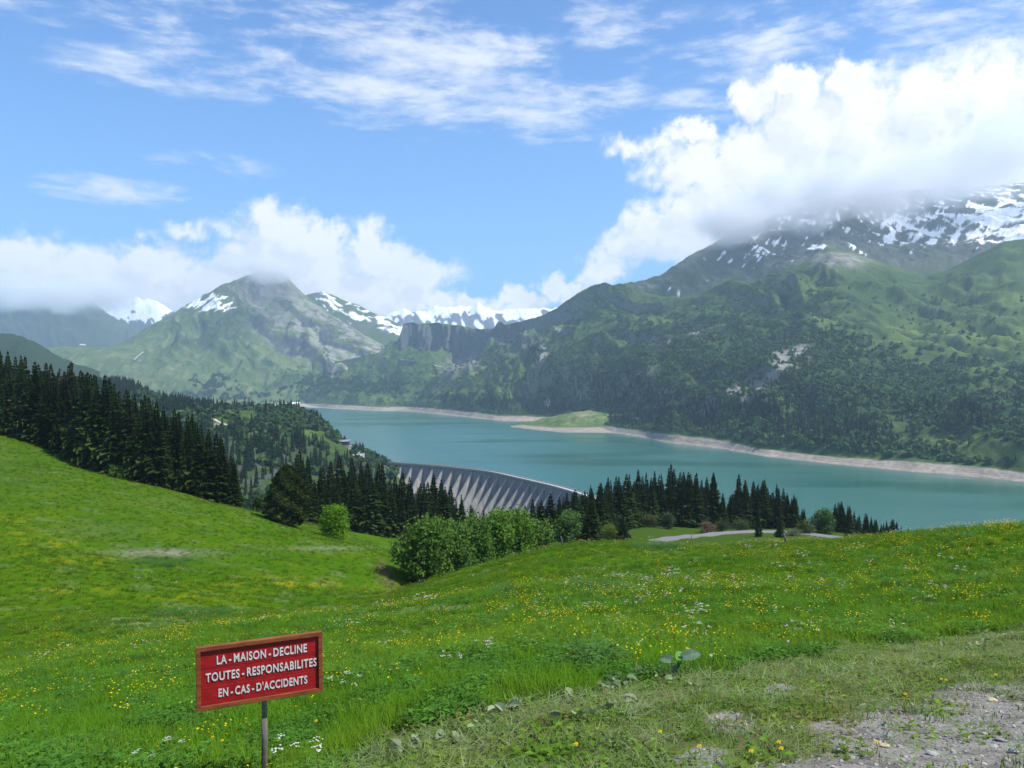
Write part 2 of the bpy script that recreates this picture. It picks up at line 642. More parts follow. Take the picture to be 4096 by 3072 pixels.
def bilin(px, ly):
    a = np.clip((px - _cu[0]) / (_cu[1] - _cu[0]), 0, len(_cu) - 1.001)
    b = np.clip((ly - _cl[0]) / (_cl[1] - _cl[0]), 0, len(_cl) - 1.001)
    i, j = np.floor(a).astype(int), np.floor(b).astype(int)
    fa, fb = a - i, b - j
    return (_zz[j, i] * (1 - fa) * (1 - fb) + _zz[j, i + 1] * fa * (1 - fb) + _zz[j + 1, i] * (1 - fa) * fb + _zz[j + 1, i + 1] * fa * fb)


def near_z(X, Y):
    X = np.asarray(X, float)
    Y = np.asarray(Y, float)
    return bilin(CX + F * X / Y, np.log(Y)) + bumps(X, Y)


def near_pt(px, Y):
    X = (px - CX) / F * Y
    return Vector((X, Y, float(near_z(X, Y))))


# ------------------------------------------------------------------ meadow: colour masks as functions of the ground position
def line_y(px, pts):
    a = np.array(pts, float)
    return np.interp(px, a[:, 0], a[:, 1])


MOWN_TOP = [(-200, 900), (300, 800), (340, 768), (400, 738), (470, 716), (520, 706), (560, 697), (620, 688), (690, 676), (740, 668), (790, 656), (830, 648), (900, 640),
            (960, 634), (1024, 626), (1300, 600)]
GRAV_TOP = [(-200, 1200), (500, 830), (580, 800), (650, 775), (690, 768), (740, 758), (790, 748), (830, 730), (850, 716), (880, 704), (920, 700), (960, 690), (1024, 676), (1300, 640)]


def blob(px, py, cx, cy, rx, ry):
    return np.exp(-(((px - cx) / rx) ** 2 + ((py - cy) / ry) ** 2) * 1.6)


def zones(X, Y):
    """mown strip, gravel and yellow-flower amount (0..1) at ground positions"""
    Zs = near_z(X, Y)
    px, py = to_px(X, Y, Zs)
    w = 10 * fbm(X / 0.9, Y / 0.9, 4, 21) + 14 * fbm(X / 3.1, Y / 3.1, 3, 22)
    mown = sstep(-6, 10, py - line_y(px, MOWN_TOP) + w * 0.55) * (Y < 30)
    g = py - line_y(px, GRAV_TOP) + w * 1.1
    patch_ = 95 * blob(px, py, 728, 722, 36, 18) + 110 * blob(px, py, 778, 690, 26, 9) + 60 * blob(px, py, 700, 756, 34, 14) + 60 * blob(px, py, 830, 728, 30, 12)
    grav = sstep(-8, 12, g + patch_) * (Y < 20)
    grav = grav * (1 - 0.75 * sstep(0.18, 0.42, fbm(X / 0.35, Y / 0.35, 3, 25)) * sstep(70, 0, g))
    yel = np.zeros_like(X)
    for (cx, cy, rx, ry, k) in [(290, 583, 60, 7, 1), (40, 543, 70, 20, .5), (90, 560, 60, 9, .6), (70, 590, 60, 10, .4), (360, 590, 30, 6, .5), (180, 620, 60, 9, .35),
                                (200, 596, 60, 8, .5), (20, 520, 40, 10, .5), (380, 625, 60, 9, .6), (120, 700, 80, 14, .35), (380, 650, 30, 4, .9), (470, 640, 40, 6, .4),
                                (870, 545, 60, 6, .8), (965, 545, 40, 10, .55), (1000, 532, 20, 8, 1), (560, 618, 70, 10, .4), (650, 628, 60, 10, .4), (905, 568, 20, 5, .8),
                                (700, 590, 60, 12, .3), (820, 600, 30, 8, .6), (960, 600, 40, 9, .5), (790, 553, 25, 6, .8), (640, 600, 50, 8, .4), (930, 640, 40, 6, .25),
                                (740, 610, 40, 8, .5), (60, 640, 60, 10, .3), (310, 690, 60, 10, .2), (230, 660, 50, 6, .4)]:
        yel = np.maximum(yel, k * blob(px, py, cx, cy, rx, ry))
    return px, py, mown, grav, yel


X = (_PX - CX) / F * np.exp(_LY)
Y = np.exp(_LY)
Z = near_z(X, Y)
px, py, mown, grav, yel = zones(X, Y)
n_big = fbm(X / 9, Y / 9, 4, 31)
n_mid = fbm(X / 2.2, Y / 2.2, 4, 32)
far = sstep(15, 70, Y)
c = np.zeros(X.shape + (3,)) + np.array([0.048, 0.112, 0.005])
c = mixc(c, [0.072, 0.128, 0.006], sstep(-0.25, 0.45, n_big + 0.3 * n_mid) * 0.7)
c = mixc(c, [0.032, 0.085, 0.006], sstep(0.12, 0.5, n_mid - 0.3 * n_big) * 0.6 * (1 - .5 * far))
c = mixc(c, [0.135, 0.170, 0.075], sstep(0.25, 0.6, fbm(X / 5, Y / 3, 4, 33)) * 0.45 * far)
c = mixc(c, [0.30, 0.27, 0.012], np.clip(yel * 0.75, 0, 1) * sstep(-0.1, 0.5, fbm(X / 1.8, Y / 2.8, 4, 34)))
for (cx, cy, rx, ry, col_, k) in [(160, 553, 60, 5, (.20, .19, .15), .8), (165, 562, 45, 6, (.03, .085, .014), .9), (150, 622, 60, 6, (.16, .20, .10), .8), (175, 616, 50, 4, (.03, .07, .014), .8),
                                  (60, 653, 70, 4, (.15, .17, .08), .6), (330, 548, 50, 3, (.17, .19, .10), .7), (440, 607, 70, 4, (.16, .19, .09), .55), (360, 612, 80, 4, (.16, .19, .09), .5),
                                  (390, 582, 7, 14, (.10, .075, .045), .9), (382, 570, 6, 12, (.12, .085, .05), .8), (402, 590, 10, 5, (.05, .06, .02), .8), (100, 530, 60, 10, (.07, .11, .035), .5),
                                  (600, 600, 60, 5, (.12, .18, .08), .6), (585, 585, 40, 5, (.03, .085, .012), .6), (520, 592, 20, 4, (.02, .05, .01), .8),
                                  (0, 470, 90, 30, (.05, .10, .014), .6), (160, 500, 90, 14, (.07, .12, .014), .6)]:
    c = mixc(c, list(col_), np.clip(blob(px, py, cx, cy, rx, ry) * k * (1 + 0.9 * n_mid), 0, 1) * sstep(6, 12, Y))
c = mixc(c, [0.105, 0.125, 0.045], mown * 0.9)
c = mixc(c, [0.055, 0.06, 0.03], mown * sstep(0.1, 0.5, fbm(X / .4, Y / .4, 4, 35)) * 0.8)
dirt = fbm(X / .25, Y / .25, 4, 36)
c = mixc(c, [0.21, 0.20, 0.18], grav)
c = mixc(c, [0.13, 0.12, 0.105], grav * sstep(0.0, 0.5, dirt))
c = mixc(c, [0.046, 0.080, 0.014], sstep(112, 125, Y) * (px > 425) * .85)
beyond = sstep(300, 340, Y)
c = mixc(c, [0.05, 0.075, 0.03], beyond)
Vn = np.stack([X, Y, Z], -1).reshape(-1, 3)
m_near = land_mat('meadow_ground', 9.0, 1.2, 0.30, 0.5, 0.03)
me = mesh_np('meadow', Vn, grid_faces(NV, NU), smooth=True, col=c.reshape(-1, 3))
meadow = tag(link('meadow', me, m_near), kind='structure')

# level gravel place behind the camera, so that the land does not end at the photographer's feet
gx = np.linspace(-80, 80, 60)
gy = np.concatenate([np.linspace(-70, -4, 20), np.linspace(-3.8, 2.25, 14)])
GX, GY = np.meshgrid(gx, gy)
GZ = -1.62 + 0.03 * fbm(GX / 3, GY / 3, 3, 5) - np.clip(np.abs(GX) - 6, 0, 200) * 0.10 * sstep(-40, 2.2, GY) - 0.12 * sstep(0, 2.2, GY) - 0.0
GC = mixc(np.zeros(GX.shape + (3,)) + np.array([0.24, 0.235, 0.225]), [0.06, 0.11, 0.02], sstep(4, 9, np.abs(GX)))
me = mesh_np('gravel_place', np.stack([GX, GY, GZ], -1).reshape(-1, 3), grid_faces(len(gy), len(gx)), smooth=True, col=GC.reshape(-1, 3))
tag(link('gravel_place', me, m_near), kind='structure')

# ------------------------------------------------------------------ lake
LAKE_Z = -120.0
m_water, N = mat_new('lake_water')
pos = N.n('ShaderNodeNewGeometry').outputs['Position']
big = N.noise(N.v('MULTIPLY', pos, (1, 0.45, 1)), 0.0022, 4, 0.5)
sm = N.noise(N.v('MULTIPLY', pos, (0.5, 1.2, 1)), 0.0045, 3, 0.5)
colw = N.mix(N.rng(big, 0.35, 0.65), (0.023, 0.112, 0.086), (0.036, 0.136, 0.110))
wv = N.noise(N.v('MULTIPLY', pos, (1, 1, 1)), 0.35, 5, 0.65)
rip = N.noise(N.v('MULTIPLY', pos, (1, 1, 1)), 0.06, 4, 0.6)
calm = N.rng(sm, 0.48, 0.66)
hh = N.m('ADD', N.m('MULTIPLY', wv, 1.0), N.m('MULTIPLY', rip, 3.0))
bp = N.n('ShaderNodeBump', {'Strength': 0.22, 'Distance': 0.2, 'Height': hh})
rough = N.m('SUBTRACT', 0.26, N.m('MULTIPLY', calm, 0.12))
bs = N.n('ShaderNodeBsdfPrincipled', {'Base Color': colw, 'Roughness': rough, 'IOR': 1.33, 'Specular IOR Level': 0.5, 'Normal': bp.outputs[0]})
N.n('ShaderNodeOutputMaterial', {'Surface': bs.outputs[0]})
DAM_ARC = [(-172, 1085), (-153, 1071), (-128, 1055), (-100, 1036), (-80, 1020), (-60, 1001), (-42, 983), (-26, 965), (-11, 937), (3, 907), (15, 884), (26, 861), (33, 847), (39, 834), (49, 810), (57.5, 786), (68, 755), (80, 715), (92, 672)]
outline = [(x_ + 3, y_ + 3) for x_, y_ in DAM_ARC] + [(120, 560), (190, 430), (260, 400), (2600, 300), (2600, 5200), (-1600, 5200), (-1600, 1500), (-330, 1250)]
me = bpy.data.meshes.new('lake')
me.from_pydata([(x_, y_, LAKE_Z) for x_, y_ in outline], [], [tuple(range(len(outline)))])
me.update()
tag(link('lake', me, m_water), kind='structure')
# the gorge below the dam
J0 = [(280, 690, 415), (400, 680, 415), (480, 668, 415), (560, 640, 415), (640, 622, 415), (700, 617, 415)]
J1 = [(280, 640, 560), (400, 650, 560), (480, 640, 560), (560, 610, 560), (640, 585, 520), (700, 575, 480)]
J2 = [(280, 560, 760), (400, 575, 780), (480, 566, 780), (520, 553, 740), (560, 535, 700), (600, 530, 640), (700, 560, 520)]
J3 = [(280, 500, 980), (370, 475, 1050), (400, 490, 1010), (430, 510, 960), (480, 527, 890), (520, 528, 820), (560, 518, 755), (600, 512, 690), (640, 545, 600), (700, 560, 540)]
J4 = [(280, 490, 1100), (370, 474, 1120), (400, 490, 1080), (430, 510, 1020), (480, 530, 940), (520, 540, 870), (560, 545, 800), (600, 560, 740), (700, 600, 640)]
gj = Loft(280, 700, 160, [J0, J1, J2, J3, J4], [12, 24, 24, 6])
gj.Z = gj.Z + sstep(.3, .8, gj.t) * (gj.t < 2.9) * fbm(gj.X / 40, gj.Y / 40, 4, 171) * 5
gn = fbm(gj.X / 22, gj.Y / 22, 4, 172)
g = mixc(np.zeros(gj.X.shape + (3,)) + np.array([.045, .075, .025]), [.08, .12, .035], sstep(-.1, .5, gn))
g = mixc(g, [.20, .20, .19], sstep(.35, .6, fbm(gj.X / 14, gj.Z / 9, 4, 173)) * .7)
GORGE = gj


GORGE_COL = g


def shore_Y(py):
    return -LAKE_Z * F / (py - CY)


# ------------------------------------------------------------------ right mountainside with the cirque and the cliff table
SH = [(250, 406.4), (300, 406.6), (320, 407.6), (335, 409), (360, 410), (381, 411), (404, 411), (435, 414), (474, 418), (497, 420.5), (520, 421.5), (535, 421), (560, 423), (585, 428), (606, 431.5), (616, 433), (645, 438),
      (670, 443), (722, 449), (762, 456), (800, 460.5), (840, 465), (914, 472), (991, 478), (1024, 482), (1200, 500)]
BT = [(250, 403.5), (300, 403.2), (335, 404.5), (381, 407), (404, 406.4), (435, 408.5), (474, 412), (497, 415.5), (535, 416.5), (560, 418), (585, 421), (606, 425.5), (616, 427.5), (645, 431),
      (670, 434), (722, 440), (762, 448.5), (800, 453), (840, 457.5), (868, 459), (914, 461), (960, 465), (1024, 472), (1200, 488)]


def with_Y(pts, f):
    return [(a, b, f(a, b)) for a, b in pts]


def shl(px):
    return float(np.interp(px, [p[0] for p in SH], [shore_Y(p[1]) for p in SH]))


L0 = [(a, b + 1.5 + (b - 400) * .08, shore_Y(b) * 0.955) for a, b in SH]
L1 = [(a, b, shore_Y(b)) for a, b in SH]
L2 = [(a, b, shl(a) * 1.025) for a, b in BT]
L3 = [(a, b, shl(a) * k) for a, b, k in [(250, 400, 1.04), (300, 399, 1.05), (340, 399, 1.06), (381, 402, 1.08), (435, 400, 1.10), (474, 399, 1.12), (520, 402, 1.14), (545, 404, 1.15), (600, 404, 1.14), (670, 410, 1.14),
                                         (722, 414, 1.14), (780, 420, 1.14), (840, 430, 1.15), (914, 441, 1.14), (1024, 455, 1.12), (1200, 470, 1.1)]]
L4 = [(a, b, y) for a, b, y in [(250, 393, 4560), (300, 390, 4600), (340, 389, 4450), (381, 391, 4200), (435, 386, 3800), (474, 381, 3450), (520, 377, 3150), (560, 373, 2750), (616, 372, 2450), (670, 374, 2150),
                                (722, 377, 1950), (780, 382, 1780), (840, 392, 1620), (914, 408, 1480), (1024, 424, 1350), (1200, 440, 1250)]]
L5 = [(a, b, y) for a, b, y in [(250, 386, 4800), (300, 380, 4800), (340, 373, 4750), (374, 364, 4650), (405, 372, 4400), (446, 372, 4150), (474, 364, 4000), (505, 352, 3700), (545, 345, 3350), (600, 341, 3000),
                                (670, 342, 2650), (722, 340, 2450), (780, 342, 2250), (840, 350, 2050), (914, 366, 1900), (1024, 382, 1750), (1200, 395, 1650)]]
L6 = [(a, b, y) for a, b, y in [(250, 382, 5000), (300, 372, 5000), (340, 362, 4950), (374, 355, 4820), (390, 350, 4750), (397, 347, 4700), (420, 351, 4630), (443, 357, 4560), (460, 358, 4500), (472, 354, 4420), (490, 345, 4250), (520, 335, 4000),
                                (553, 322, 3700), (600, 312, 3350), (670, 313, 3000), (722, 308, 2800), (780, 306, 2600), (840, 308, 2420), (880, 316, 2350), (914, 326, 2300), (960, 330, 2250), (1024, 332, 2150), (1200, 330, 2050)]]
L7 = [(a, b, y) for a, b, y in [(250, 380, 5050), (300, 370.5, 5040), (340, 361, 4990), (374, 354, 4850), (390, 350, 4770), (398, 346, 4715), (402.5, 325, 4745), (404, 323.5, 4750), (412, 322.5, 4740), (418, 324, 4720), (436, 323, 4660), (455, 325.5, 4590), (470, 328, 4500), (482, 329.5, 4400),
                                (494, 328.5, 4280), (506, 325, 4150), (530, 319, 3950), (543, 315, 3850), (553, 310, 3780), (562, 304, 3700), (577, 294, 3620), (591, 286.5, 3550), (598, 284.3, 3500), (607, 284.2, 3450), (619, 287, 3400), (640, 292, 3330), (660, 296, 3260), (683, 298, 3180), (705, 294, 3100),
                                (729, 287, 3000), (752, 282.5, 2940), (766, 280, 2900), (778, 275, 2880), (806, 262, 2830), (818, 254, 2810), (828, 250.5, 2800), (838, 251, 2800), (852, 254.5, 2810), (883, 265, 2850), (905, 272, 2880), (925, 277, 2900), (945, 273, 2900), (965, 263, 2880), (983, 254, 2850), (1002, 244, 2820), (1024, 241, 2800), (1200, 215, 2700)]]
L8 = [(a, b + 14, y + 350) for a, b, y in L7]
L9 = [(a, 430, y + 1500) for a, b, y in L7]
ma = Loft(250, 1200, 720, [L0, L1, L2, L3, L4, L5, L6, L7, L8, L9], [3, 9, 44, 60, 56, 52, 60, 10, 6])
env = sstep(2.0, 2.6, ma.t) * (1 - 0.93 * sstep(6.5, 7.0, ma.t)) * (1 - sstep(6.98, 7.0, ma.t))
sz = ma.Y / 2600.0
wx = fbm(ma.X / 400, ma.Y / 400, 3, 61) * 120
rg = ridged((ma.X + wx) / 420, (ma.Y * 0.55 + ma.Z * 0.5) / 420, 6, 41) - 0.42
gul = ridged((ma.X + ma.Y * 0.35 + wx) / 130, (ma.Y + ma.Z) / 620, 4, 43) - 0.42
ma.Z = ma.Z + env * (rg * 62 * np.clip(sz, .4, 1.6) + gul * 44 + (ridged((ma.X + ma.Z * .9 + wx) / 210, (ma.Z - ma.X * .4) / 900, 5, 48) - .42) * 46 + 9 * fbm(ma.X / 60, ma.Y / 60, 5, 44))
crest_n = sstep(6.0, 7.0, ma.t) * (ma.t <= 7.6)
ma.Z = ma.Z + crest_n * fbm(ma.X / 45, ma.Y / 90, 4, 46) * 5
band = sstep(0.95, 1.05, ma.t) * (1 - sstep(1.92, 2.05, ma.t))
ma.Z = ma.Z + band * fbm(ma.X / 40, ma.Y / 40, 4, 47) * 1.2
PXa, PYa = to_px(ma.X, ma.Y, ma.Z)
# columns of the cliff table
cl = sstep(6.02, 6.10, ma.t) * (1 - sstep(6.93, 7.0, ma.t)) * sstep(397, 402, PXa) * (1 - sstep(500, 540, PXa))
ma.Y = ma.Y + cl * (ridged(ma.X / 60, ma.Z / 500, 4, 49) - .5) * -60
nrm = ma.slope()
steep = 1 - nrm[..., 2]
n1 = fbm(ma.X / 170, (ma.Y + ma.Z) / 170, 5, 51)
n2 = fbm(ma.X / 45, (ma.Y + ma.Z) / 45, 5, 52)
g = np.zeros(ma.X.shape + (3,)) + np.array([0.052, 0.090, 0.030])
g = mixc(g, [0.080, 0.118, 0.036], sstep(-.2, .5, n1))
g = mixc(g, [0.032, 0.060, 0.026], sstep(0.0, .5, n2) * .7)
# pale green shoulder and foot meadows on the right, knoll behind the bay
for (cx, cy, rx, ry, k) in [(950, 335, 110, 16, 1.0), (1000, 350, 70, 30, .7), (830, 322, 70, 10, .7), (960, 440, 60, 16, .8), (1010, 452, 60, 12, .8), (540, 385, 26, 12, .6), (1000, 300, 50, 12, .5),
                            (480, 375, 34, 12, .5), (515, 395, 26, 8, .7), (400, 398, 40, 8, .6), (440, 392, 24, 8, .5)]:
    g = mixc(g, [0.115, 0.165, 0.046], np.clip(blob(PXa, PYa, cx, cy, rx, ry) * k * (1 + 1.2 * n1), 0, 1))
na = fbm(ma.X / 150, (ma.Y + ma.Z) / 150, 4, 201)
nb_ = fbm(ma.X / 48, (ma.Y + ma.Z) / 48, 4, 202)
hi_line = [(250, 500), (420, 400), (435, 398), (480, 386), (520, 366), (560, 345), (600, 330), (640, 318), (700, 312), (760, 305), (800, 300), (840, 320), (880, 345), (930, 355), (980, 372), (1024, 380), (1200, 390)]
hi = line_y(PXa, hi_line)
wood_m = sstep(2.06, 2.15, ma.t) * sstep(-8, 26, PYa - hi + na * 26 + nb_ * 8)
wood_m *= sstep(-.55, .05, nb_ + .5 * na + .6 * sstep(10, 60, PYa - hi))
for (cx, cy, rx, ry) in [(783, 360, 14, 13), (772, 376, 11, 10), (758, 388, 14, 9), (745, 402, 8, 10), (733, 390, 10, 6), (548, 405, 5, 10), (540, 385, 24, 11), (1000, 452, 60, 14), (960, 440, 50, 10), (900, 425, 16, 26), (515, 395, 24, 6),
                         (690, 375, 8, 16), (655, 370, 12, 12), (960, 335, 90, 12), (463, 362, 20, 10), (400, 400, 34, 6), (440, 395, 14, 6), (800, 352, 12, 8)]:
    wood_m = wood_m * (1 - np.clip(1.25 * blob(PXa, PYa, cx, cy, rx, ry), 0, 1))
wood_m = np.clip(wood_m, 0, 1)
g = mixc(g, [0.036, 0.070, 0.026], wood_m * .9)
shrub = sstep(-.1, .35, nb_ + .3 * na) * (ma.t > 2.1) * sstep(-70, -5, PYa - hi)
g = mixc(g, [0.040, 0.072, 0.028], shrub * .55)
# scree, bare rock and gullies
rock = sstep(0.52, 0.70, steep + 0.10 * n2) * .5
for (cx, cy, rx, ry, k) in [(838, 260, 40, 10, .6), (870, 352, 24, 14, .0), (783, 360, 13, 12, 1.0), (772, 376, 10, 10, .9), (758, 388, 13, 9, 1.0), (745, 402, 7, 10, .6), (733, 390, 12, 6, .7), (800, 352, 12, 8, .8),
                            (543, 356, 5, 12, .9), (560, 330, 8, 5, .5), (700, 333, 16, 6, .5), (656, 340, 30, 10, .35), (640, 372, 18, 10, .3), (548, 404, 6, 9, .7), (463, 362, 18, 9, .9), (450, 372, 12, 6, .6)]:
    rock = np.maximum(rock, np.clip(blob(PXa, PYa, cx, cy, rx, ry) * k * 1.5 * (1 + 1.4 * n2), 0, 1))
g = mixc(g, [0.24, 0.23, 0.205], rock)
g = mixc(g, [0.105, 0.110, 0.115], cl * (0.9 + .3 * n2).clip(0, 1))
top = sstep(6.85, 6.97, ma.t) * sstep(400, 405, PXa) * (1 - sstep(500, 520, PXa))
g = mixc(g, [0.085, 0.12, 0.045], top)
# broken grey crag right of the table
crag = blob(PXa, PYa, 515, 342, 34, 13) * sstep(-.3, .3, n2)
g = mixc(g, [0.13, 0.135, 0.14], np.clip(crag * 1.3, 0, 1))
# drawn-down shore, banded by old water levels
lev = (ma.Z - LAKE_Z)
shc = np.zeros_like(g) + np.array([0.33, 0.285, 0.235])
shc = mixc(shc, [0.22, 0.19, 0.155], sstep(.1, .5, np.sin(lev * 2.4 + n2 * 2)) * .8)
shc = mixc(shc, [0.40, 0.36, 0.31], sstep(.2, .6, fbm(ma.X / 25, ma.Y / 25, 4, 55)) * .6)
edge = sstep(2.02, 1.90, ma.t + n2 * 0.06)
g = mixc(g, shc, edge)
m_far = land_mat('mountain_land', 0.03, 0.14, 0.36, 0.7, 5.0)
GORGE.build('gorge', GORGE_COL, m_far)
mountainside = ma.build('mountainside', g, m_far)

# ------------------------------------------------------------------ snowy mountain behind it
B1 = [(560, 330, 3900), (620, 320, 3800), (700, 322, 3500), (830, 300, 3250), (1024, 300, 3200), (1250, 290, 3100)]
B2 = [(560, 322, 4000), (620, 300, 3900), (660, 296, 3800), (700, 290, 3700), (760, 280, 3600), (830, 262, 3400), (900, 268, 3400), (960, 262, 3400), (1024, 248, 3350), (1250, 220, 3200)]
B3 = [(560, 318, 4100), (620, 291, 4000), (654, 284, 3950), (700, 268, 3950), (760, 253, 3900), (830, 236, 3800), (900, 245, 3850), (960, 236, 3850), (1024, 220, 3800), (1250, 180, 3700)]
B4 = [(560, 316, 4200), (600, 300, 4200), (619, 286, 4160), (627, 283.5, 4150), (639, 282.3, 4120), (646, 281.6, 4110), (654, 279, 4100), (667, 272, 4150), (676, 265, 4180), (685, 258, 4200), (700, 251, 4250), (720, 240, 4350), (745, 228, 4450), (780, 214, 4600), (830, 198, 4750), (900, 192, 4800),
      (960, 190, 4850), (1024, 184, 4900), (1250, 140, 4900)]
B5 = [(a, b + 10, y + 300) for a, b, y in B4]
B6 = [(a, 400, y + 1500) for a, b, y in B4]
mb = Loft(560, 1250, 620, [B1, B2, B3, B4, B5, B6], [8, 70, 90, 6, 4], 7)
env = sstep(0.4, 1.2, mb.t) * (1 - .9 * sstep(2.2, 3.0, mb.t))
rgb_ = ridged((mb.X + mb.Y * .25) / 260, (mb.Y + mb.Z) / 700, 6, 71) - .42
mb.Z = mb.Z + env * (rgb_ * 70 + fbm(mb.X / 70, mb.Y / 70, 5, 72) * 14) + sstep(2.4, 3, mb.t) * (mb.t <= 3.5) * fbm(mb.X / 30, mb.Y / 90, 4, 73) * 6
PXb, PYb = to_px(mb.X, mb.Y, mb.Z)
nb1 = fbm((mb.X + mb.Z * .5) / 70, (mb.Z * 1.0 + mb.Y * .3) / 190, 5, 75)
nb2 = fbm(mb.X / 30, mb.Z / 45, 4, 76)
g = np.zeros(mb.X.shape + (3,)) + np.array([0.085, 0.095, 0.075])
g = mixc(g, [0.060, 0.085, 0.042], sstep(245, 285, PYb + 14 * nb1))
g = mixc(g, [0.13, 0.13, 0.13], sstep(.1, .5, nb2) * .5)
want = -.06 + 0.46 * blob(PXb, PYb, 900, 234, 55, 20) + 0.42 * blob(PXb, PYb, 1010, 222, 60, 30) + 0.34 * blob(PXb, PYb, 970, 238, 80, 10) + .30 * blob(PXb, PYb, 790, 245, 70, 22) + .24 * blob(PXb, PYb, 730, 262, 60, 18) \
    + .12 * blob(PXb, PYb, 670, 284, 60, 14) + .3 * sstep(240, 215, PYb)
streak = ridged((mb.X - mb.Z * .9) / 58, (mb.Z + mb.X * .3) / 300, 5, 77) - .5
sn = want + 0.34 * nb1 + .62 * streak + .12 * nb2
snow = sstep(.40, .45, sn) * sstep(620, 650, PXb)
g = mixc(g, [0.80, 0.83, 0.88], snow)
m_snowy = land_mat('alpine_land', 0.02, 0.09, 0.16, 0.5, 4.0)
mb.build('snow_mountain', g, m_snowy)

# ------------------------------------------------------------------ left peak
G0 = [(-60, 412, 4150), (30, 410, 4200), (200, 408, 4300), (300, 406.5, 4350), (350, 402, 4450), (420, 392, 4600)]
G1 = [(-60, 396, 4300), (30, 392, 4350), (100, 394, 4450), (200, 398, 4450), (260, 398, 4500), (300, 394, 4550), (350, 386, 4700), (420, 372, 4900)]
G2 = [(-60, 368, 4500), (30, 362, 4600), (100, 364, 4700), (150, 368, 4700), (200, 372, 4750), (260, 370, 4800), (310, 364, 4950), (350, 362, 5050), (385, 358, 5150), (420, 358, 5200)]
G3 = [(-60, 366, 4700), (30, 352, 4750), (51, 349.5, 4800), (80, 347.5, 4850), (108, 350, 4900), (150, 350, 5000), (200, 340, 5050), (250, 330, 5150), (300, 334, 5250), (350, 342, 5300), (385, 350, 5300), (420, 356, 5350)]
G4 = [(-60, 380, 5600), (30, 366, 5600), (70, 358, 5600), (100, 354, 5600), (120, 345, 5600), (148, 327, 5600), (160, 321, 5600), (170, 316, 5600), (185, 306.5, 5600), (201, 298, 5600), (212, 292, 5600), (224, 285.5, 5600), (235, 282, 5600), (247, 277, 5600), (262, 273, 5600), (276, 273, 5600), (288, 278, 5600),
      (294, 286, 5600), (300, 293, 5600), (312, 301, 5600), (330, 314, 5600), (350, 327, 5550), (375, 341, 5500), (395, 351, 5450), (420, 358, 5450)]
G5 = [(a, b + 12, y + 400) for a, b, y in G4]
G6 = [(a, 420, y + 1500) for a, b, y in G4]
lm = Loft(-60, 420, 600, [G0, G1, G2, G3, G4, G5, G6], [20, 60, 50, 100, 6, 4])
env = sstep(0.3, 1.3, lm.t) * (1 - .93 * sstep(3.3, 4.0, lm.t)) * (.35 + .65 * sstep(130, 200, lm.px))
wx = fbm(lm.X / 500, lm.Z / 300, 3, 81) * 160
rr = ridged((lm.X + lm.Z * 1.1 + wx) / 330, (lm.Z * .9 - lm.X * .5) / 900, 6, 82) - .42
lm.Z = lm.Z + env * (rr * 105 + fbm(lm.X / 90, lm.Y / 90, 5, 83) * 16) + sstep(3.3, 4, lm.t) * (lm.t <= 4.5) * fbm(lm.X / 60, lm.Y / 90, 4, 84) * 9
PXl, PYl = to_px(lm.X, lm.Y, lm.Z)
nl1 = fbm(lm.X / 200, (lm.Y + lm.Z) / 200, 5, 85)
nl2 = fbm(lm.X / 50, (lm.Y + lm.Z) / 50, 5, 86)
g = np.zeros(lm.X.shape + (3,)) + np.array([0.080, 0.118, 0.042])
g = mixc(g, [0.125, 0.160, 0.062], sstep(-.3, .5, nl1))
g = mixc(g, [0.05, 0.08, 0.035], sstep(.1, .6, nl2) * .5)
upper = sstep(352, 322, PYl + nl1 * 12) * sstep(150, 200, PXl)
# grey slanting rock bands that run down to the right
q = (PYl - 300) - 0.62 * (PXl - 262) + nl1 * 9 + nl2 * 3
bands = sstep(.15, .6, np.sin(q / 5.2 + 1.2 * nl1)) * sstep(230, 262, PXl) * (1 - sstep(25, 45, q)) * sstep(-36, -22, q)
g = mixc(g, [0.30, 0.29, 0.27], np.clip(bands * (0.75 + 1.4 * nl2), 0, 1) * .9)
dark = sstep(.1, .5, np.sin(q / 5.2 + 2.6 + 1.2 * nl1)) * sstep(235, 262, PXl) * (1 - sstep(30, 55, q)) * sstep(-30, -14, q)
g = mixc(g, [0.055, 0.06, 0.075], np.clip(dark * (1.0 + nl2), 0, 1))
crag = blob(PXl, PYl, 268, 290, 36, 14)
g = mixc(g, [0.125, 0.13, 0.125], np.clip(crag * 1.3 + upper * .35 * sstep(-.2, .5, nl2), 0, 1))
# snow on the left shoulder
q2 = (PYl - 292) + 0.60 * (PXl - 230)
sn = blob(PXl, PYl, 212, 303, 36, 12) * sstep(120, 150, PXl) * (0.52 + 2.3 * (ridged(q2 / 7.5 + .4 * nl1, (PXl - PYl * .6) / 34, 4, 87) - .5) + .35 * nl2)
g = mixc(g, [0.80, 0.83, 0.88], sstep(.40, .45, sn))
g = mixc(g, [0.25, 0.23, 0.19], sstep(.42, .6, fbm(lm.X / 28, lm.Z / 60, 4, 88)) * .5 * (lm.t > .8))
lm.build('peak', g, m_far)

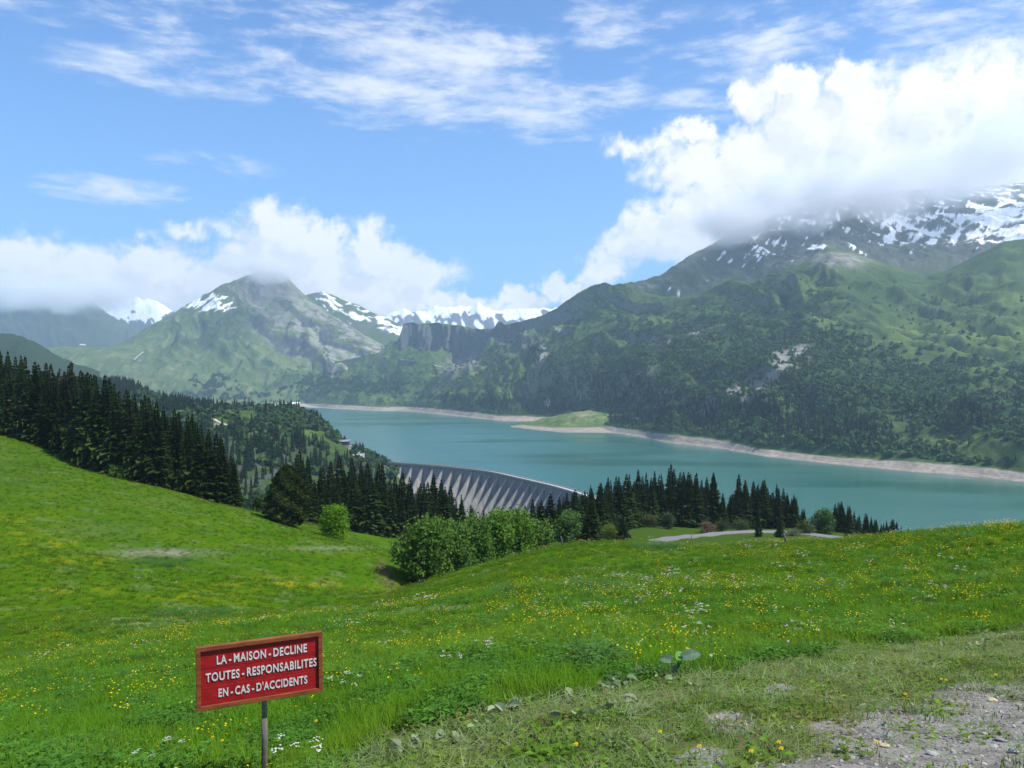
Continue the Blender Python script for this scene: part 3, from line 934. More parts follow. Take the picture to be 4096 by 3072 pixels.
# ridge with snow strips behind the peak
R1 = [(280, 345, 5900), (420, 345, 5900)]
R2 = [(280, 305, 6200), (300, 297, 6200), (310, 294, 6200), (322, 291.5, 6200), (335, 296, 6200), (346, 301, 6200), (358, 305, 6200), (370, 311, 6200), (381, 316, 6200), (392, 321, 6200), (401, 325, 6200), (412, 334, 6200), (430, 345, 6200)]
R3 = [(a, b + 30, y + 600) for a, b, y in R2]
rl = Loft(280, 430, 180, [R1, R2, R3], [60, 5])
PXr, PYr = rl.px, rl.py
rl.Z = rl.Z + sstep(.1, .5, rl.t) * (1 - .9 * sstep(.7, 1, rl.t)) * (rl.t <= 1) * (ridged((rl.X - rl.Z) / 250, rl.Z / 600, 5, 91) - .45) * 60
qr = (PYr - 293) - .42 * (PXr - 322)
sn = .62 + 1.6 * (ridged(qr / 9, (PXr + PYr) / 50, 4, 92) - .5) - np.abs(qr - 6) / 18
g = np.zeros(rl.X.shape + (3,)) + np.array([0.085, 0.12, 0.05])
g = mixc(g, [0.12, 0.125, 0.11], sstep(0, .5, fbm(rl.X / 120, rl.Z / 120, 4, 93)))
g = mixc(g, [0.8, 0.83, 0.88], sstep(.60, .68, sn))
rl.build('far_ridge', g, m_snowy)


def far_range(name, crest, base_py, Y0, Y1, n, seed, snow_line, rockc, sc=350, hz=90, snow_bias=0.0):
    a = [(p[0], base_py, Y0) for p in (crest[0], crest[-1])]
    b = [(p[0], p[1], Y1) for p in crest]
    c_ = [(p[0], p[1] + 40, Y1 + 900) for p in crest]
    L = Loft(crest[0][0], crest[-1][0], n, [a, b, c_], [70, 4], 3)
    L.Z = L.Z + sstep(.05, .4, L.t) * (1 - .85 * sstep(.75, 1, L.t)) * (L.t <= 1) * (ridged((L.X + L.Z * .3) / sc, L.Z / (sc * 1.7), 6, seed) - .42) * hz + sstep(.8, 1., L.t) * (L.t <= 1) * fbm(L.X / (sc * .2), L.X * 0 + seed, 4, seed + 1) * hz * .3
    PX_, PY_ = to_px(L.X, L.Y, L.Z)
    n1_ = fbm(L.X / (sc * .35), L.Z / (sc * .4), 5, seed + 2)
    st = ridged((L.X + L.Z * .6) / (sc * .3), (L.Z - L.X * .3) / sc, 4, seed + 3) - .5
    g_ = np.zeros(L.X.shape + (3,)) + np.array(rockc)
    s_ = (snow_line - PY_) / 14 + n1_ * 1.1 + st * 1.2 + snow_bias
    g_ = mixc(g_, [.82, .85, .9], sstep(.3, .45, s_))
    L.build(name, g_, m_snowy)


far_range('snow_range', [(370, 322), (384, 317), (395, 311), (403, 309), (412, 312), (425, 311), (436, 306), (448, 308), (460, 305), (470, 307), (478, 303), (486, 308), (497, 311), (510, 309), (525, 309), (540, 308), (553, 309), (575, 300), (600, 310), (640, 320)], 352, 8600, 9300, 330, 101, 330, (.10, .105, .11), 420, 70, -.35)
far_range('snow_peak', [(85, 330), (100, 318), (108, 312), (118, 304), (128, 299), (135, 297), (142, 299), (150, 299), (158, 302), (165, 306), (180, 315), (200, 325)], 345, 8700, 9000, 150, 111, 326, (.10, .105, .11), 340, 55, -.15)
far_range('blue_range', [(-120, 300), (-60, 290), (-20, 284), (0, 290), (20, 285), (50, 284), (70, 290), (90, 300), (110, 316), (130, 328), (150, 335), (170, 345), (190, 352)], 372, 7000, 7400, 240, 121, 312, (.075, .095, .07), 420, 120, -.9)
far_range('wooded_ridge', [(-120, 326), (-60, 330), (-10, 332), (0, 333), (18, 335), (36, 342), (50, 351), (62, 358), (75, 364), (100, 372)], 395, 2500, 2700, 160, 131, 100, (.03, .05, .025), 160, 18, -9)

# valley floor beyond the head of the lake, and low land all round so nothing floats
V0 = [(60, 425, 3300), (200, 416, 3600), (262, 409.5, 3850), (280, 407.2, 4180), (300, 406.9, 4260), (330, 409, 4000)]
V1 = [(60, 420, 3500), (200, 411, 3900), (262, 405.5, 4200), (280, 404.0, 4330), (300, 403.6, 4400), (330, 405.5, 4300)]
V2 = [(60, 408, 4500), (200, 402, 4600), (262, 398, 4700), (300, 396, 4750), (330, 396, 4750)]
vf = Loft(60, 330, 160, [V0, V1, V2], [10, 20])
vf.Z = vf.Z + .8 * fbm(vf.X / 60, vf.Y / 60, 4, 141) * sstep(.2, 1, vf.t) * 2
PXv, PYv = to_px(vf.X, vf.Y, vf.Z)
g = mixc(np.zeros(vf.X.shape + (3,)) + np.array([.10, .145, .045]), [.34, .30, .24], sstep(1.15, .95, vf.t + .15 * fbm(vf.X / 50, vf.Y / 50, 4, 142)) * sstep(245, 262, PXv))
vf.build('valley_floor', g, m_far)

# grassy peninsula in the lake
N0 = [(500, 427.5, 2450), (512, 428.5, 2220), (535, 432, 2060), (562, 434.5, 1960), (590, 434.8, 1940), (616, 434.5, 1950), (640, 438, 1850)]
N1 = [(500, 426.6, 2400), (512, 426.8, 2290), (535, 430.6, 2120), (562, 432.8, 2020), (590, 433, 2010), (616, 432.6, 2020), (640, 436, 1900)]
N2 = [(500, 426.3, 2420), (512, 426.0, 2330), (522, 425, 2300), (535, 426, 2260), (562, 427.8, 2150), (590, 427, 2140), (616, 427.6, 2120), (640, 431, 1990)]
N3 = [(500, 426.2, 2440), (512, 425.6, 2370), (522, 424, 2360), (532, 421.6, 2350), (545, 418, 2350), (560, 415, 2330), (578, 411.5, 2300), (590, 411, 2280), (600, 412.5, 2250), (616, 415, 2250), (640, 420, 2200)]
N4 = [(500, 427.5, 2650), (560, 428, 2750), (640, 430, 2600)]
nn = Loft(500, 640, 150, [N0, N1, N2, N3, N4], [3, 10, 24, 8], 3)
nn.Z = nn.Z + sstep(1.9, 2.4, nn.t) * (nn.t < 3.5) * fbm(nn.X / 40, nn.Y / 40, 4, 151) * 3
PXn, PYn = to_px(nn.X, nn.Y, nn.Z)
n_ = fbm(nn.X / 18, nn.Y / 18, 4, 152)
g = mixc(np.zeros(nn.X.shape + (3,)) + np.array([.085, .14, .04]), [.16, .19, .075], sstep(-.1, .5, n_))
g = mixc(g, [.23, .24, .13], np.clip(blob(PXn, PYn, 583, 415, 12, 5) * (1 + n_), 0, 1))
shc = mixc(np.zeros_like(g) + np.array([.33, .285, .235]), [.22, .19, .155], sstep(.1, .5, np.sin((nn.Z - LAKE_Z) * 2.4 + n_)) * .8)
g = mixc(g, shc, sstep(2.03, 1.93, nn.t + n_ * .05))
nn.build('peninsula', g, m_far)

# ------------------------------------------------------------------ promontory on the left of the lake
Q0 = [(-200, 640, 380), (150, 700, 400), (420, 640, 430)]
Q1 = [(-200, 470, 520), (-50, 470, 520), (150, 500, 540), (215, 510, 560), (250, 520, 600), (300, 535, 600), (330, 540, 620), (420, 560, 640)]
Q2 = [(-200, 430, 760), (-50, 432, 780), (150, 440, 820), (215, 444, 850), (250, 442, 880), (280, 441, 900), (310, 448, 930), (330, 456, 960), (352, 466, 980), (365, 473, 990), (385, 490, 1000), (420, 520, 1000)]
Q3 = [(-200, 400, 980), (-50, 402, 980), (100, 405, 1000), (150, 408, 1020), (215, 416, 1040), (280, 421, 1060), (320, 434, 1080), (335, 446, 1060), (348, 452.5, 1050), (362, 459, 1050), (385, 470, 1040), (400, 480, 1040), (420, 500, 1040)]
Q4 = [(-200, 378, 1500), (-50, 384, 1500), (100, 387, 1500), (118, 385, 1500), (140, 392, 1500), (160, 402, 1480), (190, 409.5, 1450), (240, 411, 1420), (290, 411, 1380), (310, 418, 1340), (322, 427, 1300), (334, 438, 1250), (342, 444, 1200), (352, 450, 1150), (365, 457, 1120), (380, 463, 1100), (392, 468, 1095), (420, 495, 1090)]
Q5 = [(-200, 395, 1900), (-50, 402, 1900), (100, 406, 1900), (160, 420, 1700), (240, 440, 1560), (290, 444, 1480), (320, 456, 1400), (352, 472, 1240), (380, 480, 1180), (420, 500, 1160)]
Q6 = [(-200, 420, 3400), (-50, 424, 3400), (60, 424, 3400), (160, 420, 3000), (240, 442, 2000), (290, 456, 1520), (320, 464, 1440), (420, 510, 1200)]
pr = Loft(-200, 420, 420, [Q0, Q1, Q2, Q3, Q4, Q5, Q6], [16, 70, 60, 60, 8, 8], 5)
env = sstep(.8, 1.3, pr.t) * (1 - .8 * sstep(3.5, 4, pr.t)) * (pr.t <= 4)
cliffy = blob(pr.px, pr.py, 262, 462, 40, 26) + 1.0 * blob(pr.px, pr.py, 378, 470, 24, 12)
pr.Z = pr.Z + env * (fbm(pr.X / 60, pr.Y / 60, 5, 161) * 6)
pr.Y = pr.Y + np.clip(cliffy, 0, 1) * (ridged(pr.X / 26, pr.Z / 60, 5, 162) - .5) * 34
PXp, PYp = to_px(pr.X, pr.Y, pr.Z)
np1 = fbm(pr.X / 40, pr.Y / 40, 5, 163)
np2 = fbm(pr.X / 12, pr.Z / 12, 4, 164)
g = np.zeros(pr.X.shape + (3,)) + np.array([.048, .085, .022])
g = mixc(g, [.078, .122, .032], sstep(-.2, .4, np1) * (.35 + .65 * sstep(470, 425, PYp)))
g = mixc(g, [.04, .065, .025], sstep(2.6, 2.2, pr.t + .2 * np1) * .8)
g = mixc(g, [.085, .088, .095], np.clip(cliffy * 1.0 * (.7 + 2.2 * np2), 0, 1) * .8)
g = mixc(g, [.30, .28, .23], np.clip((blob(PXp, PYp, 222, 424.5, 12, 1.2) + blob(PXp, PYp, 205, 410.5, 30, .6)), 0, 1))
g = mixc(g, [.22, .20, .17], np.clip(blob(PXp, PYp, 98, 396, 9, 4) * 1.2, 0, 1))
promontory = pr.build('promontory', g, m_far)


# ------------------------------------------------------------------ plant materials
def leaf_mat(name, trans=0.25, var=0.35, rough=0.7, inst=False, spec=0.04, soft=0.0):
    m, N = mat_new(name)
    if inst:
        c = N.n('ShaderNodeAttribute', attribute_name='tint', attribute_type='INSTANCER').outputs['Color']
        c = N.mix(1.0, c, N.n('ShaderNodeAttribute', attribute_name='Col').outputs['Color'], 'MULTIPLY')
    else:
        c = N.n('ShaderNodeAttribute', attribute_name='Col').outputs['Color']
        r = N.n('ShaderNodeObjectInfo').outputs['Random']
        k = N.m('ADD', 1 - var / 2, N.m('MULTIPLY', r, var))
        c = N.v('MULTIPLY', c, N.n('ShaderNodeCombineXYZ', {0: k, 1: k, 2: k}).outputs[0])
    b = N.n('ShaderNodeBsdfPrincipled', {'Base Color': c, 'Roughness': rough, 'Specular IOR Level': spec})
    if soft:
        # blades and leaves share the light of the tuft they belong to
        nn_ = N.v('NORMALIZE', N.v('ADD', N.v('MULTIPLY', N.n('ShaderNodeNewGeometry').outputs['Normal'], (1 - soft,) * 3), (0, 0, soft)))
        N.t.links.new(nn_, b.inputs['Normal'])
    if trans:
        t = N.n('ShaderNodeBsdfTranslucent', {'Color': c})
        s = N.n('ShaderNodeMixShader', {0: trans, 1: b.outputs[0], 2: t.outputs[0]}).outputs[0]
    else:
        s = b.outputs[0]
    N.n('ShaderNodeOutputMaterial', {'Surface': s})
    return m


m_needle = leaf_mat('spruce_needles', 0.10, 0.55, 0.75)
m_leaf = leaf_mat('broad_leaves', 0.30, 0.25, 0.6, soft=0.35)
m_bark = simple_mat('bark', (0.10, 0.075, 0.055), 0.9, 0.5, 6.0, bump=0.5)
m_inst = leaf_mat('meadow_blades', 0.30, inst=True, rough=0.65, soft=0.62)
m_far_leaf = leaf_mat('far_foliage', 0.12, inst=True, rough=0.8, spec=0.0, soft=0.5)


class TriBag:
    def __init__(self):
        self.v, self.f, self.c = [], [], []

    def tri(self, a, b, c_, col):
        i = len(self.v)
        self.v += [a, b, c_]
        self.f.append((i, i + 1, i + 2))
        self.c += [col] * 3

    def quad(self, a, b, c_, d, col):
        self.tri(a, b, c_, col)
        self.tri(a, c_, d, col)

    def mesh(self, name, mat):
        me = mesh_np(name, np.array(self.v), np.array(self.f), col=np.array(self.c))
        me.materials.append(mat)
        return me


def make_spruce_mesh(seed, R=0.17, whorls=30, nb=10, base=0.05, sparse=0.0, brown=0.0):
    """crown of unit height"""
    r = random.Random(seed)
    T = TriBag()
    for w in range(whorls):
        t = (w + r.uniform(-.3, .3)) / whorls
        z = base + (1 - base) * max(0.0, t) ** 0.95
        if z > .985:
            continue
        rad = 1.5 * R * (1 - z) ** 0.97 * (0.78 + 0.34 * r.random()) * (1.0 if t > .12 else .75 + 2 * t) + 0.008
        n = max(5, int(nb * (0.65 + 0.5 * (1 - z))))
        off = r.uniform(0, 6.28)
        for k in range(n):
            if r.random() < sparse:
                continue
            a = off + 6.283 * k / n + r.uniform(-.25, .25)
            L = rad * r.uniform(.72, 1.18)
            dr = L * r.uniform(.12, .42) * (1.2 - z)
            up = L * r.uniform(.05, .22)
            ca, sa = math.cos(a), math.sin(a)
            p0 = Vector((0, 0, z + .25 * dr))
            p1 = Vector((ca * L * .55, sa * L * .55, z - dr * .35))
            p2 = Vector((ca * L, sa * L, z - dr + up * .8))
            side = Vector((-sa, ca, 0))
            g = r.uniform(.75, 1.25)
            base_c = (0.0215 * g, 0.0380 * g, 0.0135 * g)
            if r.random() < brown:
                base_c = (0.045 * g, 0.036 * g, 0.018 * g)
            tip_c = (base_c[0] * 1.9, base_c[1] * 1.9, base_c[2] * 1.2)
            w1 = L * r.uniform(.24, .36)
            hang = Vector((0, 0, .030 + .35 * dr))
            T.quad(p0 - hang * .6, p1 - hang, p2 - hang * .25, p1 + Vector((0, 0, .01)), base_c)
            T.quad(p0 - side * w1 * .3, p0 + side * w1 * .3, p1 + side * w1 * .75, p1 - side * w1 * .75, base_c)
            T.tri(p1 - side * w1 * .75, p1 + side * w1 * .75, p2, tip_c)
            # hanging twigs and side shoots
            for q in range(4):
                s = .30 + .20 * q + r.uniform(-.06, .06)
                pc = p0.lerp(p1, min(s / .55, 1)) if s < .55 else p1.lerp(p2, (s - .55) / .45)
                for sg in (-1, 1):
                    e = pc + side * sg * L * r.uniform(.20, .42) * (1.15 - s) + Vector((ca, sa, 0)) * L * .14 - Vector((0, 0, L * r.uniform(.04, .26)))
                    T.tri(pc - Vector((ca, sa, 0)) * L * .06, pc + Vector((ca, sa, 0)) * L * .10, e, tip_c if q > 1 else base_c)
    # leader
    for k in range(4):
        a = 1.57 * k
        T.tri(Vector((math.cos(a) * .008, math.sin(a) * .008, .955)), Vector((-math.sin(a) * .008, math.cos(a) * .008, .95)), Vector((0, 0, 1.0)), (.02, .035, .015))
    return T.mesh('spruce_crown', m_needle)


def make_trunk_mesh(rad=.011, top=.9, lean=0.0, n=7):
    b = MB()
    b.tube([(0, 0, -.03), (lean * .3, 0, .3), (lean * .7, 0, .6), (lean, 0, top)], [rad * 1.25, rad, rad * .6, rad * .15], n)
    me = bpy.data.meshes.new('trunk')
    me.from_pydata([tuple(p) for p in b.v], [], b.f)
    for p in me.polygons:
        p.use_smooth = True
    me.materials.append(m_bark)
    return me


SPRUCE = [make_spruce_mesh(11, .150, 32, 10), make_spruce_mesh(12, .128, 34, 9, .04), make_spruce_mesh(13, .165, 28, 10, .03), make_spruce_mesh(14, .120, 34, 9, .10, .10, .1),
          make_spruce_mesh(15, .140, 30, 9, .06, .2, .5), make_spruce_mesh(16, .21, 26, 12, .02), make_spruce_mesh(17, .105, 34, 8, .05, .12, .2)]
TRUNK = make_trunk_mesh()

ORD = ['', 'first', 'second', 'third', 'fourth', 'fifth', 'sixth', 'seventh', 'eighth', 'ninth', 'tenth', 'eleventh', 'twelfth', 'thirteenth', 'fourteenth', 'fifteenth', 'sixteenth',
       'seventeenth', 'eighteenth', 'nineteenth', 'twentieth', 'twenty-first', 'twenty-second', 'twenty-third', 'twenty-fourth', 'twenty-fifth', 'twenty-sixth', 'twenty-seventh', 'twenty-eighth',
       'twenty-ninth', 'thirtieth', 'thirty-first', 'thirty-second', 'thirty-third', 'thirty-fourth', 'thirty-fifth', 'thirty-sixth', 'thirty-seventh', 'thirty-eighth', 'thirty-ninth', 'fortieth'] + \
      ['forty-' + s for s in ('first', 'second', 'third', 'fourth', 'fifth', 'sixth', 'seventh', 'eighth', 'ninth')] + ['fiftieth']


def spruce(p, h, label, group, var=None, wide=1.0):
    root = bpy.data.objects.new('spruce_tree', None)
    COL.objects.link(root)
    root.location = (p[0], p[1], p[2] - .25)
    root.rotation_euler = (random.uniform(-.02, .02), random.uniform(-.02, .02), random.uniform(0, 6.28))
    root.scale = (h * wide, h * wide, h)
    root.empty_display_size = .1
    tag(root, label, 'tree', group)
    v = var if var is not None else random.choice([0, 1, 2, 3, 4, 6, 6, 1])
    link('crown', SPRUCE[v], None, root)
    link('trunk', TRUNK, None, root)
    return root


# ------------------------------------------------------------------ the spruce woods
def interp(pts, x):
    a = np.array(pts, float)
    return float(np.interp(x, a[:, 0], a[:, 1]))


T_LEFT = [(-60, 340), (0, 346), (9, 350), (20, 357), (46, 361), (65, 362), (96, 373), (106, 372), (120, 384), (133, 391), (147, 393), (160, 402), (170, 406), (182, 407), (200, 421), (216, 431), (225, 441), (236, 463), (243, 484), (250, 500)]
E_LEFT = [(-60, 215), (0, 203), (30, 196), (60, 187), (84, 180), (93, 172), (154, 167), (191, 167), (224, 167), (245, 170)]


def wood(front, lab_sky, tops, group, lab_front, lab_in, rows, hlim=(11, 27)):
    """front: (px, Y) along the visible edge; back rows follow behind it"""
    trees = []
    front = sorted(front)
    for i, (a, b, hf) in enumerate(front):
        p = near_pt(a, b)
        py0 = CY - F * p.z / b
        hmax = (py0 - interp(tops, a)) / F * b
        h = min(hmax, hf)
        h = max(h, 5)
        n_ = '%s' % ORD[i + 1] if i + 1 < len(ORD) else 'last'
        trees.append(spruce(p, h, lab_front % n_, group, random.choice([0, 0, 2, 2, 5, 1, 3]), random.uniform(1.0, 1.3)))
    for (Y0, x0, x1, step, frac) in rows:
        x = x0
        sky_ = []
        while x < x1:
            a = x + random.uniform(-.35, .35) * step
            b = Y0 * random.uniform(.975, 1.025)
            p = near_pt(a, b)
            py0 = CY - F * p.z / b
            hmax = (py0 - interp(tops, a)) / F * b
            h = hmax * random.choice((1.05, 1.0, .97, .90, .82)) * frac
            if h > 4:
                h = min(h, hlim[1] + random.uniform(-2, 2))
                sky_.append((a, spruce(p, h, lab_in, group, None, random.uniform(1.0, 1.28))))
            x += step
    sky_.sort(key=lambda q: q[0])
    for i, (_, t_) in enumerate(sky_):
        if i + 1 < len(ORD):
            t_['label'] = lab_sky % ORD[i + 1]
    return trees


front = []
x = -40
while x < 244:
    jy = random.uniform(0, 5)
    front.append((x, interp(E_LEFT, x) + 2 + jy, random.uniform(17, 26)))
    x += random.uniform(8, 14)
wood(front, 'spruce whose tip forms the skyline of the left wood, %s from the left', T_LEFT, 'spruces of the wood above the left meadow', 'dark spruce at the edge of the left meadow, %s from the left along it',
     'dark spruce deep in the dense wood beyond the left meadow',
     [(200, 8, 240, 13, .95), (218, 0, 234, 12, 1.0), (236, -30, 225, 11, 1.0), (262, -30, 205, 11, 1.0)])
# middle wood in front of the dam
T_MID = [(290, 452), (304, 453), (320, 458), (346, 452), (358, 455), (370, 462), (381, 457), (392, 470), (404, 468), (420, 480), (432, 476), (444, 478), (452, 490), (458, 493), (469, 501), (480, 510), (489, 505), (494, 514), (503, 517), (512, 505), (520, 516), (530, 497)]
E_MID = [(290, 205), (305, 200), (340, 205), (380, 210), (405, 212), (440, 214), (480, 220), (520, 215)]
front = []
x = 304
while x < 505:
    front.append((x, interp(E_MID, x) + random.uniform(0, 5), random.uniform(11, 17)))
    x += random.uniform(7.5, 12)
wood(front, 'spruce whose tip forms the skyline before the dam, %s from the left', T_MID, 'spruces of the wood below the dam', 'dark spruce in the wood below the dam, %s from the left in the front row',
     'dark spruce inside the wood between the meadow and the dam',
     [(226, 298, 490, 12, .92), (242, 300, 474, 10, 1.0), (262, 300, 450, 10.5, 1.0)])
# right wood before the lake
T_RIGHT = [(505, 512), (512, 505), (519, 514), (529, 496), (540, 500), (548, 489), (556, 498), (562, 492), (573, 488), (582, 487), (588, 492), (594, 478), (601, 482), (608, 475), (614, 482), (618, 471), (622, 482), (625, 473), (636, 469), (642, 474), (648, 468), (660, 471), (672, 465), (679, 471), (686, 466),
           (693, 474), (700, 466), (708, 476), (716, 470), (722, 482), (728, 498), (733, 490), (738, 471), (744, 482), (749, 476), (757, 482), (764, 478), (772, 487), (780, 481), (787, 492), (795, 493), (802, 505), (808, 512), (816, 518), (826, 520), (831, 508), (838, 497), (846, 503), (851, 505), (858, 516), (865, 511), (874, 518),
           (884, 522), (892, 518), (900, 525), (911, 529), (918, 536)]
front = []
E_RIGHT = [(505, 200), (560, 205), (590, 222), (625, 248), (640, 262), (680, 266), (720, 268), (760, 270), (800, 268), (840, 262), (880, 258), (920, 252)]
x = 508
while x < 918:
    front.append((x, interp(E_RIGHT, x) + random.uniform(0, 6), random.uniform(11, 21) if 600 < x < 800 else 40))
    x += random.uniform(6.5, 10)
wood(front, 'hindmost spruce with its tip against the lake, %s from the left', T_RIGHT, 'spruces of the wood before the lake', 'dark spruce in the wood before the lake, %s from the left in the front row',
     'dark spruce inside the wood between the meadow and the lake',
     [(274, 586, 800, 9, .9), (282, 826, 908, 5.5, 1.0), (287, 572, 806, 7.5, 1.0), (298, 600, 790, 9, 1.0), (232, 540, 600, 11, .95)])
# spruces that stand by themselves
spruce(near_pt(758.5, 228), 7.6, 'small dark spruce standing alone on the near side of the road', 'small spruces beside the road', 1)
spruce(near_pt(780, 224), 7.4, 'small dark spruce right beside the road, just right of the lone one', 'small spruces beside the road', 0, 1.1)
spruce(near_pt(922, 235), 4.8, 'lone small spruce seen against the lake just right of the wood', 'small spruces beside the road', 5)
spruce(near_pt(592, 172), 9.5, 'broad dark young spruce between pale green maples', 'young spruces among the maples', 5, 1.25)
spruce(near_pt(623, 178), 6.0, 'squat dark spruce at the right end of the maples', 'young spruces among the maples', 5, 1.3)
spruce(near_pt(273, 172), 6.2, 'small bright spruce left of the big rounded spruce', 'spruces on the edge of the left meadow', 2)
spruce(near_pt(846, 225), 4.2, 'small spruce standing against the pale bend of the road', 'small spruces beside the road', 5)


# ------------------------------------------------------------------ broad-leaved trees
def leaf_crown_mesh(name, blobs, n, leaf, col, seed, colj=.25, yel=.0, mat=None):
    """leaf-sized faces gathered in sprays over and inside several rounded masses"""
    r = np.random.default_rng(seed)
    vols = np.array([b[3] * b[4] * b[5] for b in blobs]) ** .8
    pick = r.choice(len(blobs), n, p=vols / vols.sum())
    B = np.array(blobs)[pick]
    d = r.normal(size=(n, 3))
    d /= np.linalg.norm(d, axis=1, keepdims=True)
    rad = 1 - np.abs(r.normal(0, .16, n)).clip(0, .8)
    lump = 1 + .22 * fbm(d[:, 0] * 2.4 + B[:, 0] * 3, d[:, 2] * 2.4 + d[:, 1] * 1.7 + B[:, 1], 3, seed)
    cpos = B[:, :3] + d * B[:, 3:6] * (rad * lump)[:, None]
    # sprays: pull leaves to a few thousand twig ends so that gaps open between them
    nt = max(40, n // 9)
    tw = cpos[r.choice(n, nt)]
    k = r.choice(nt, n)
    own = r.random(n) < .72
    sp_ = tw[k] + r.normal(0, leaf * 1.15, (n, 3))
    cpos = np.where(own[:, None], sp_, cpos)
    nrm = d * .8 + r.normal(size=(n, 3)) * .7 + np.array([0, 0, .5])
    nrm /= np.linalg.norm(nrm, axis=1, keepdims=True)
    a = np.cross(nrm, r.normal(size=(n, 3)))
    a /= np.linalg.norm(a, axis=1, keepdims=True)
    b = np.cross(nrm, a)
    s = leaf * r.uniform(.55, 1.25, n)[:, None]
    V = np.stack([cpos - a * s * .5, cpos + b * s * .42 + nrm * s * .12, cpos + a * s * .62, cpos - b * s * .42 + nrm * s * .12], 1).reshape(-1, 3)
    Fc = np.arange(4 * n).reshape(-1, 4)
    tj = (1 + r.uniform(-colj, colj, nt))[k]
    cc = np.array(col)[None] * (tj * (1 + r.uniform(-.12, .12, n)))[:, None]
    cc[:, 0] *= 1 + yel * (r.random(n))
    me = mesh_np(name, V, Fc, col=np.repeat(cc, 4, 0))
    me.materials.append(mat or m_leaf)
    return me


def limbs(b, p, d, L, r0, depth, rnd):
    n = 4
    pts, rad = [Vector(p)], [r0]
    q = Vector(p)
    dd = Vector(d)
    for i in range(n):
        dd = (dd + Vector((rnd.uniform(-.15, .15), rnd.uniform(-.15, .15), .06))).normalized()
        q = q + dd * L / n
        pts.append(q.copy())
        rad.append(r0 * (1 - .6 * (i + 1) / n))
    b.tube(pts, rad, 6, cap=False)
    if depth:
        for k in range(3):
            a = rnd.uniform(0, 6.28)
            s = Vector((math.cos(a), math.sin(a), .7)).normalized()
            limbs(b, pts[2 + k % 2 + (1 if k == 2 else 0)], (dd * .5 + s * .8).normalized(), L * .62, rad[3] * .8, depth - 1, rnd)


def maple(px, Y, h, w, label, group, col, seed, leaf=.40, n=6500, nblob=9, name='maple_tree', base=.16, cat='tree', yel=.2):
    rnd = random.Random(seed)
    p = near_pt(px, Y)
    root = bpy.data.objects.new(name, None)
    COL.objects.link(root)
    root.location = (p.x, p.y, p.z - .2)
    tag(root, label, cat, group)
    bl = []
    for i in range(nblob):
        t = (i + .5) / nblob
        zc = h * (base + .12 + (0.80 - base) * t)
        rr = w * .5 * math.sin(math.pi * min(.9, (.22 + .70 * t))) ** .7
        a = i * 2.4 + rnd.uniform(-.4, .4)
        off = rr * rnd.uniform(.35, .62)
        s = w * rnd.uniform(.20, .30)
        bl.append((math.cos(a) * off, math.sin(a) * off, zc, s, s, min(s * .85, h - zc)))
    bl.append((0, 0, h * .60, w * .34, w * .34, h * .34))
    link('crown', leaf_crown_mesh('leaf_crown', bl, n, leaf, col, seed, yel=yel), None, root)
    b = MB()
    b.tube([(0, 0, -.2), (.05, 0, h * .12), (0, .05, h * .28)], [w * .035 + .05, w * .028 + .04, w * .022 + .03], 8, cap=False)
    for k in range(5):
        a = k * 1.26 + rnd.uniform(-.3, .3)
        limbs(b, (0, .02, h * (.14 + .03 * k)), Vector((math.cos(a) * .7, math.sin(a) * .7, .9)).normalized(), h * .42, w * .018 + .02, 1, rnd)
    b.build('trunk', m_bark, root, smooth=True)
    return root


GM = 'leafy maples in the dip below the right meadow'
GREEN1 = (0.072, 0.155, 0.024)
GREEN2 = (0.085, 0.185, 0.022)
maple(426, 116, 10.0, 8.6, 'big dark green maple with bare trunk at the lowest left end of the row', GM, GREEN1, 301, n=8500, base=.10)
maple(450, 121, 9.8, 7.4, 'big rounded maple just right of the one with the bare trunk', GM, (0.075, 0.160, 0.028), 302, n=8000, base=.0)
maple(474, 134, 10.2, 8.2, 'maple in the middle of the row, left of the brightest one', GM, (0.066, 0.150, 0.024), 303, n=7500, base=.0)
maple(497, 140, 10.9, 7.2, 'tall pale green maple with the highest crown of the row', GM, GREEN2, 304, n=7500, base=.0)
maple(517, 150, 9.8, 7.4, 'bright green maple directly right of the highest crown', GM, (0.085, 0.190, 0.018), 305, n=6500, base=.0)
maple(538, 160, 6.6, 6.2, 'low spreading maple where the row thins out', GM, (0.090, 0.180, 0.032), 306, n=5500, base=.0)
maple(569, 172, 7.4, 6.2, 'separate bushy maple left of the broad young spruce', GM, (0.074, 0.150, 0.034), 307, n=5500, base=.0)
maple(609, 180, 4.0, 4.0, 'yellow green bushy sapling between the two young spruces', 'bushes at the wood edge', (0.095, 0.155, 0.022), 308, n=2500, base=-.1, leaf=.28)
maple(335, 158, 6.4, 5.9, 'round bright green tree standing alone left of the sunken meadow', 'lone trees', (0.105, 0.250, 0.012), 309, n=7500, base=-.05, leaf=.30, nblob=14)
maple(258, 172, 3.4, 2.8, 'small grey green bush at the foot of the left wood', 'bushes at the wood edge', (0.045, 0.09, 0.03), 310, n=1600, base=-.1)
maple(120, 170, 2.2, 4.0, 'low bright bush under the spruces of the left meadow edge', 'bushes at the wood edge', (0.06, 0.13, 0.02), 311, n=1500, base=-.1)
maple(824, 255, 7.2, 7.4, 'pale green leafy tree inside the right wood above the road bend', 'lone trees', (0.06, 0.13, 0.035), 312, n=3500, base=-.05, leaf=.5)
maple(650, 256, 4.0, 5.0, 'olive bush at the left foot of the right wood', 'bushes at the wood edge', (0.075, 0.105, 0.035), 313, n=1500, base=-.1, leaf=.4)
maple(668, 254, 5.2, 4.5, 'grey green leafy bush under the right wood, left of the road', 'bushes at the wood edge', (0.055, 0.10, 0.045), 314, n=1500, base=-.1, leaf=.4)
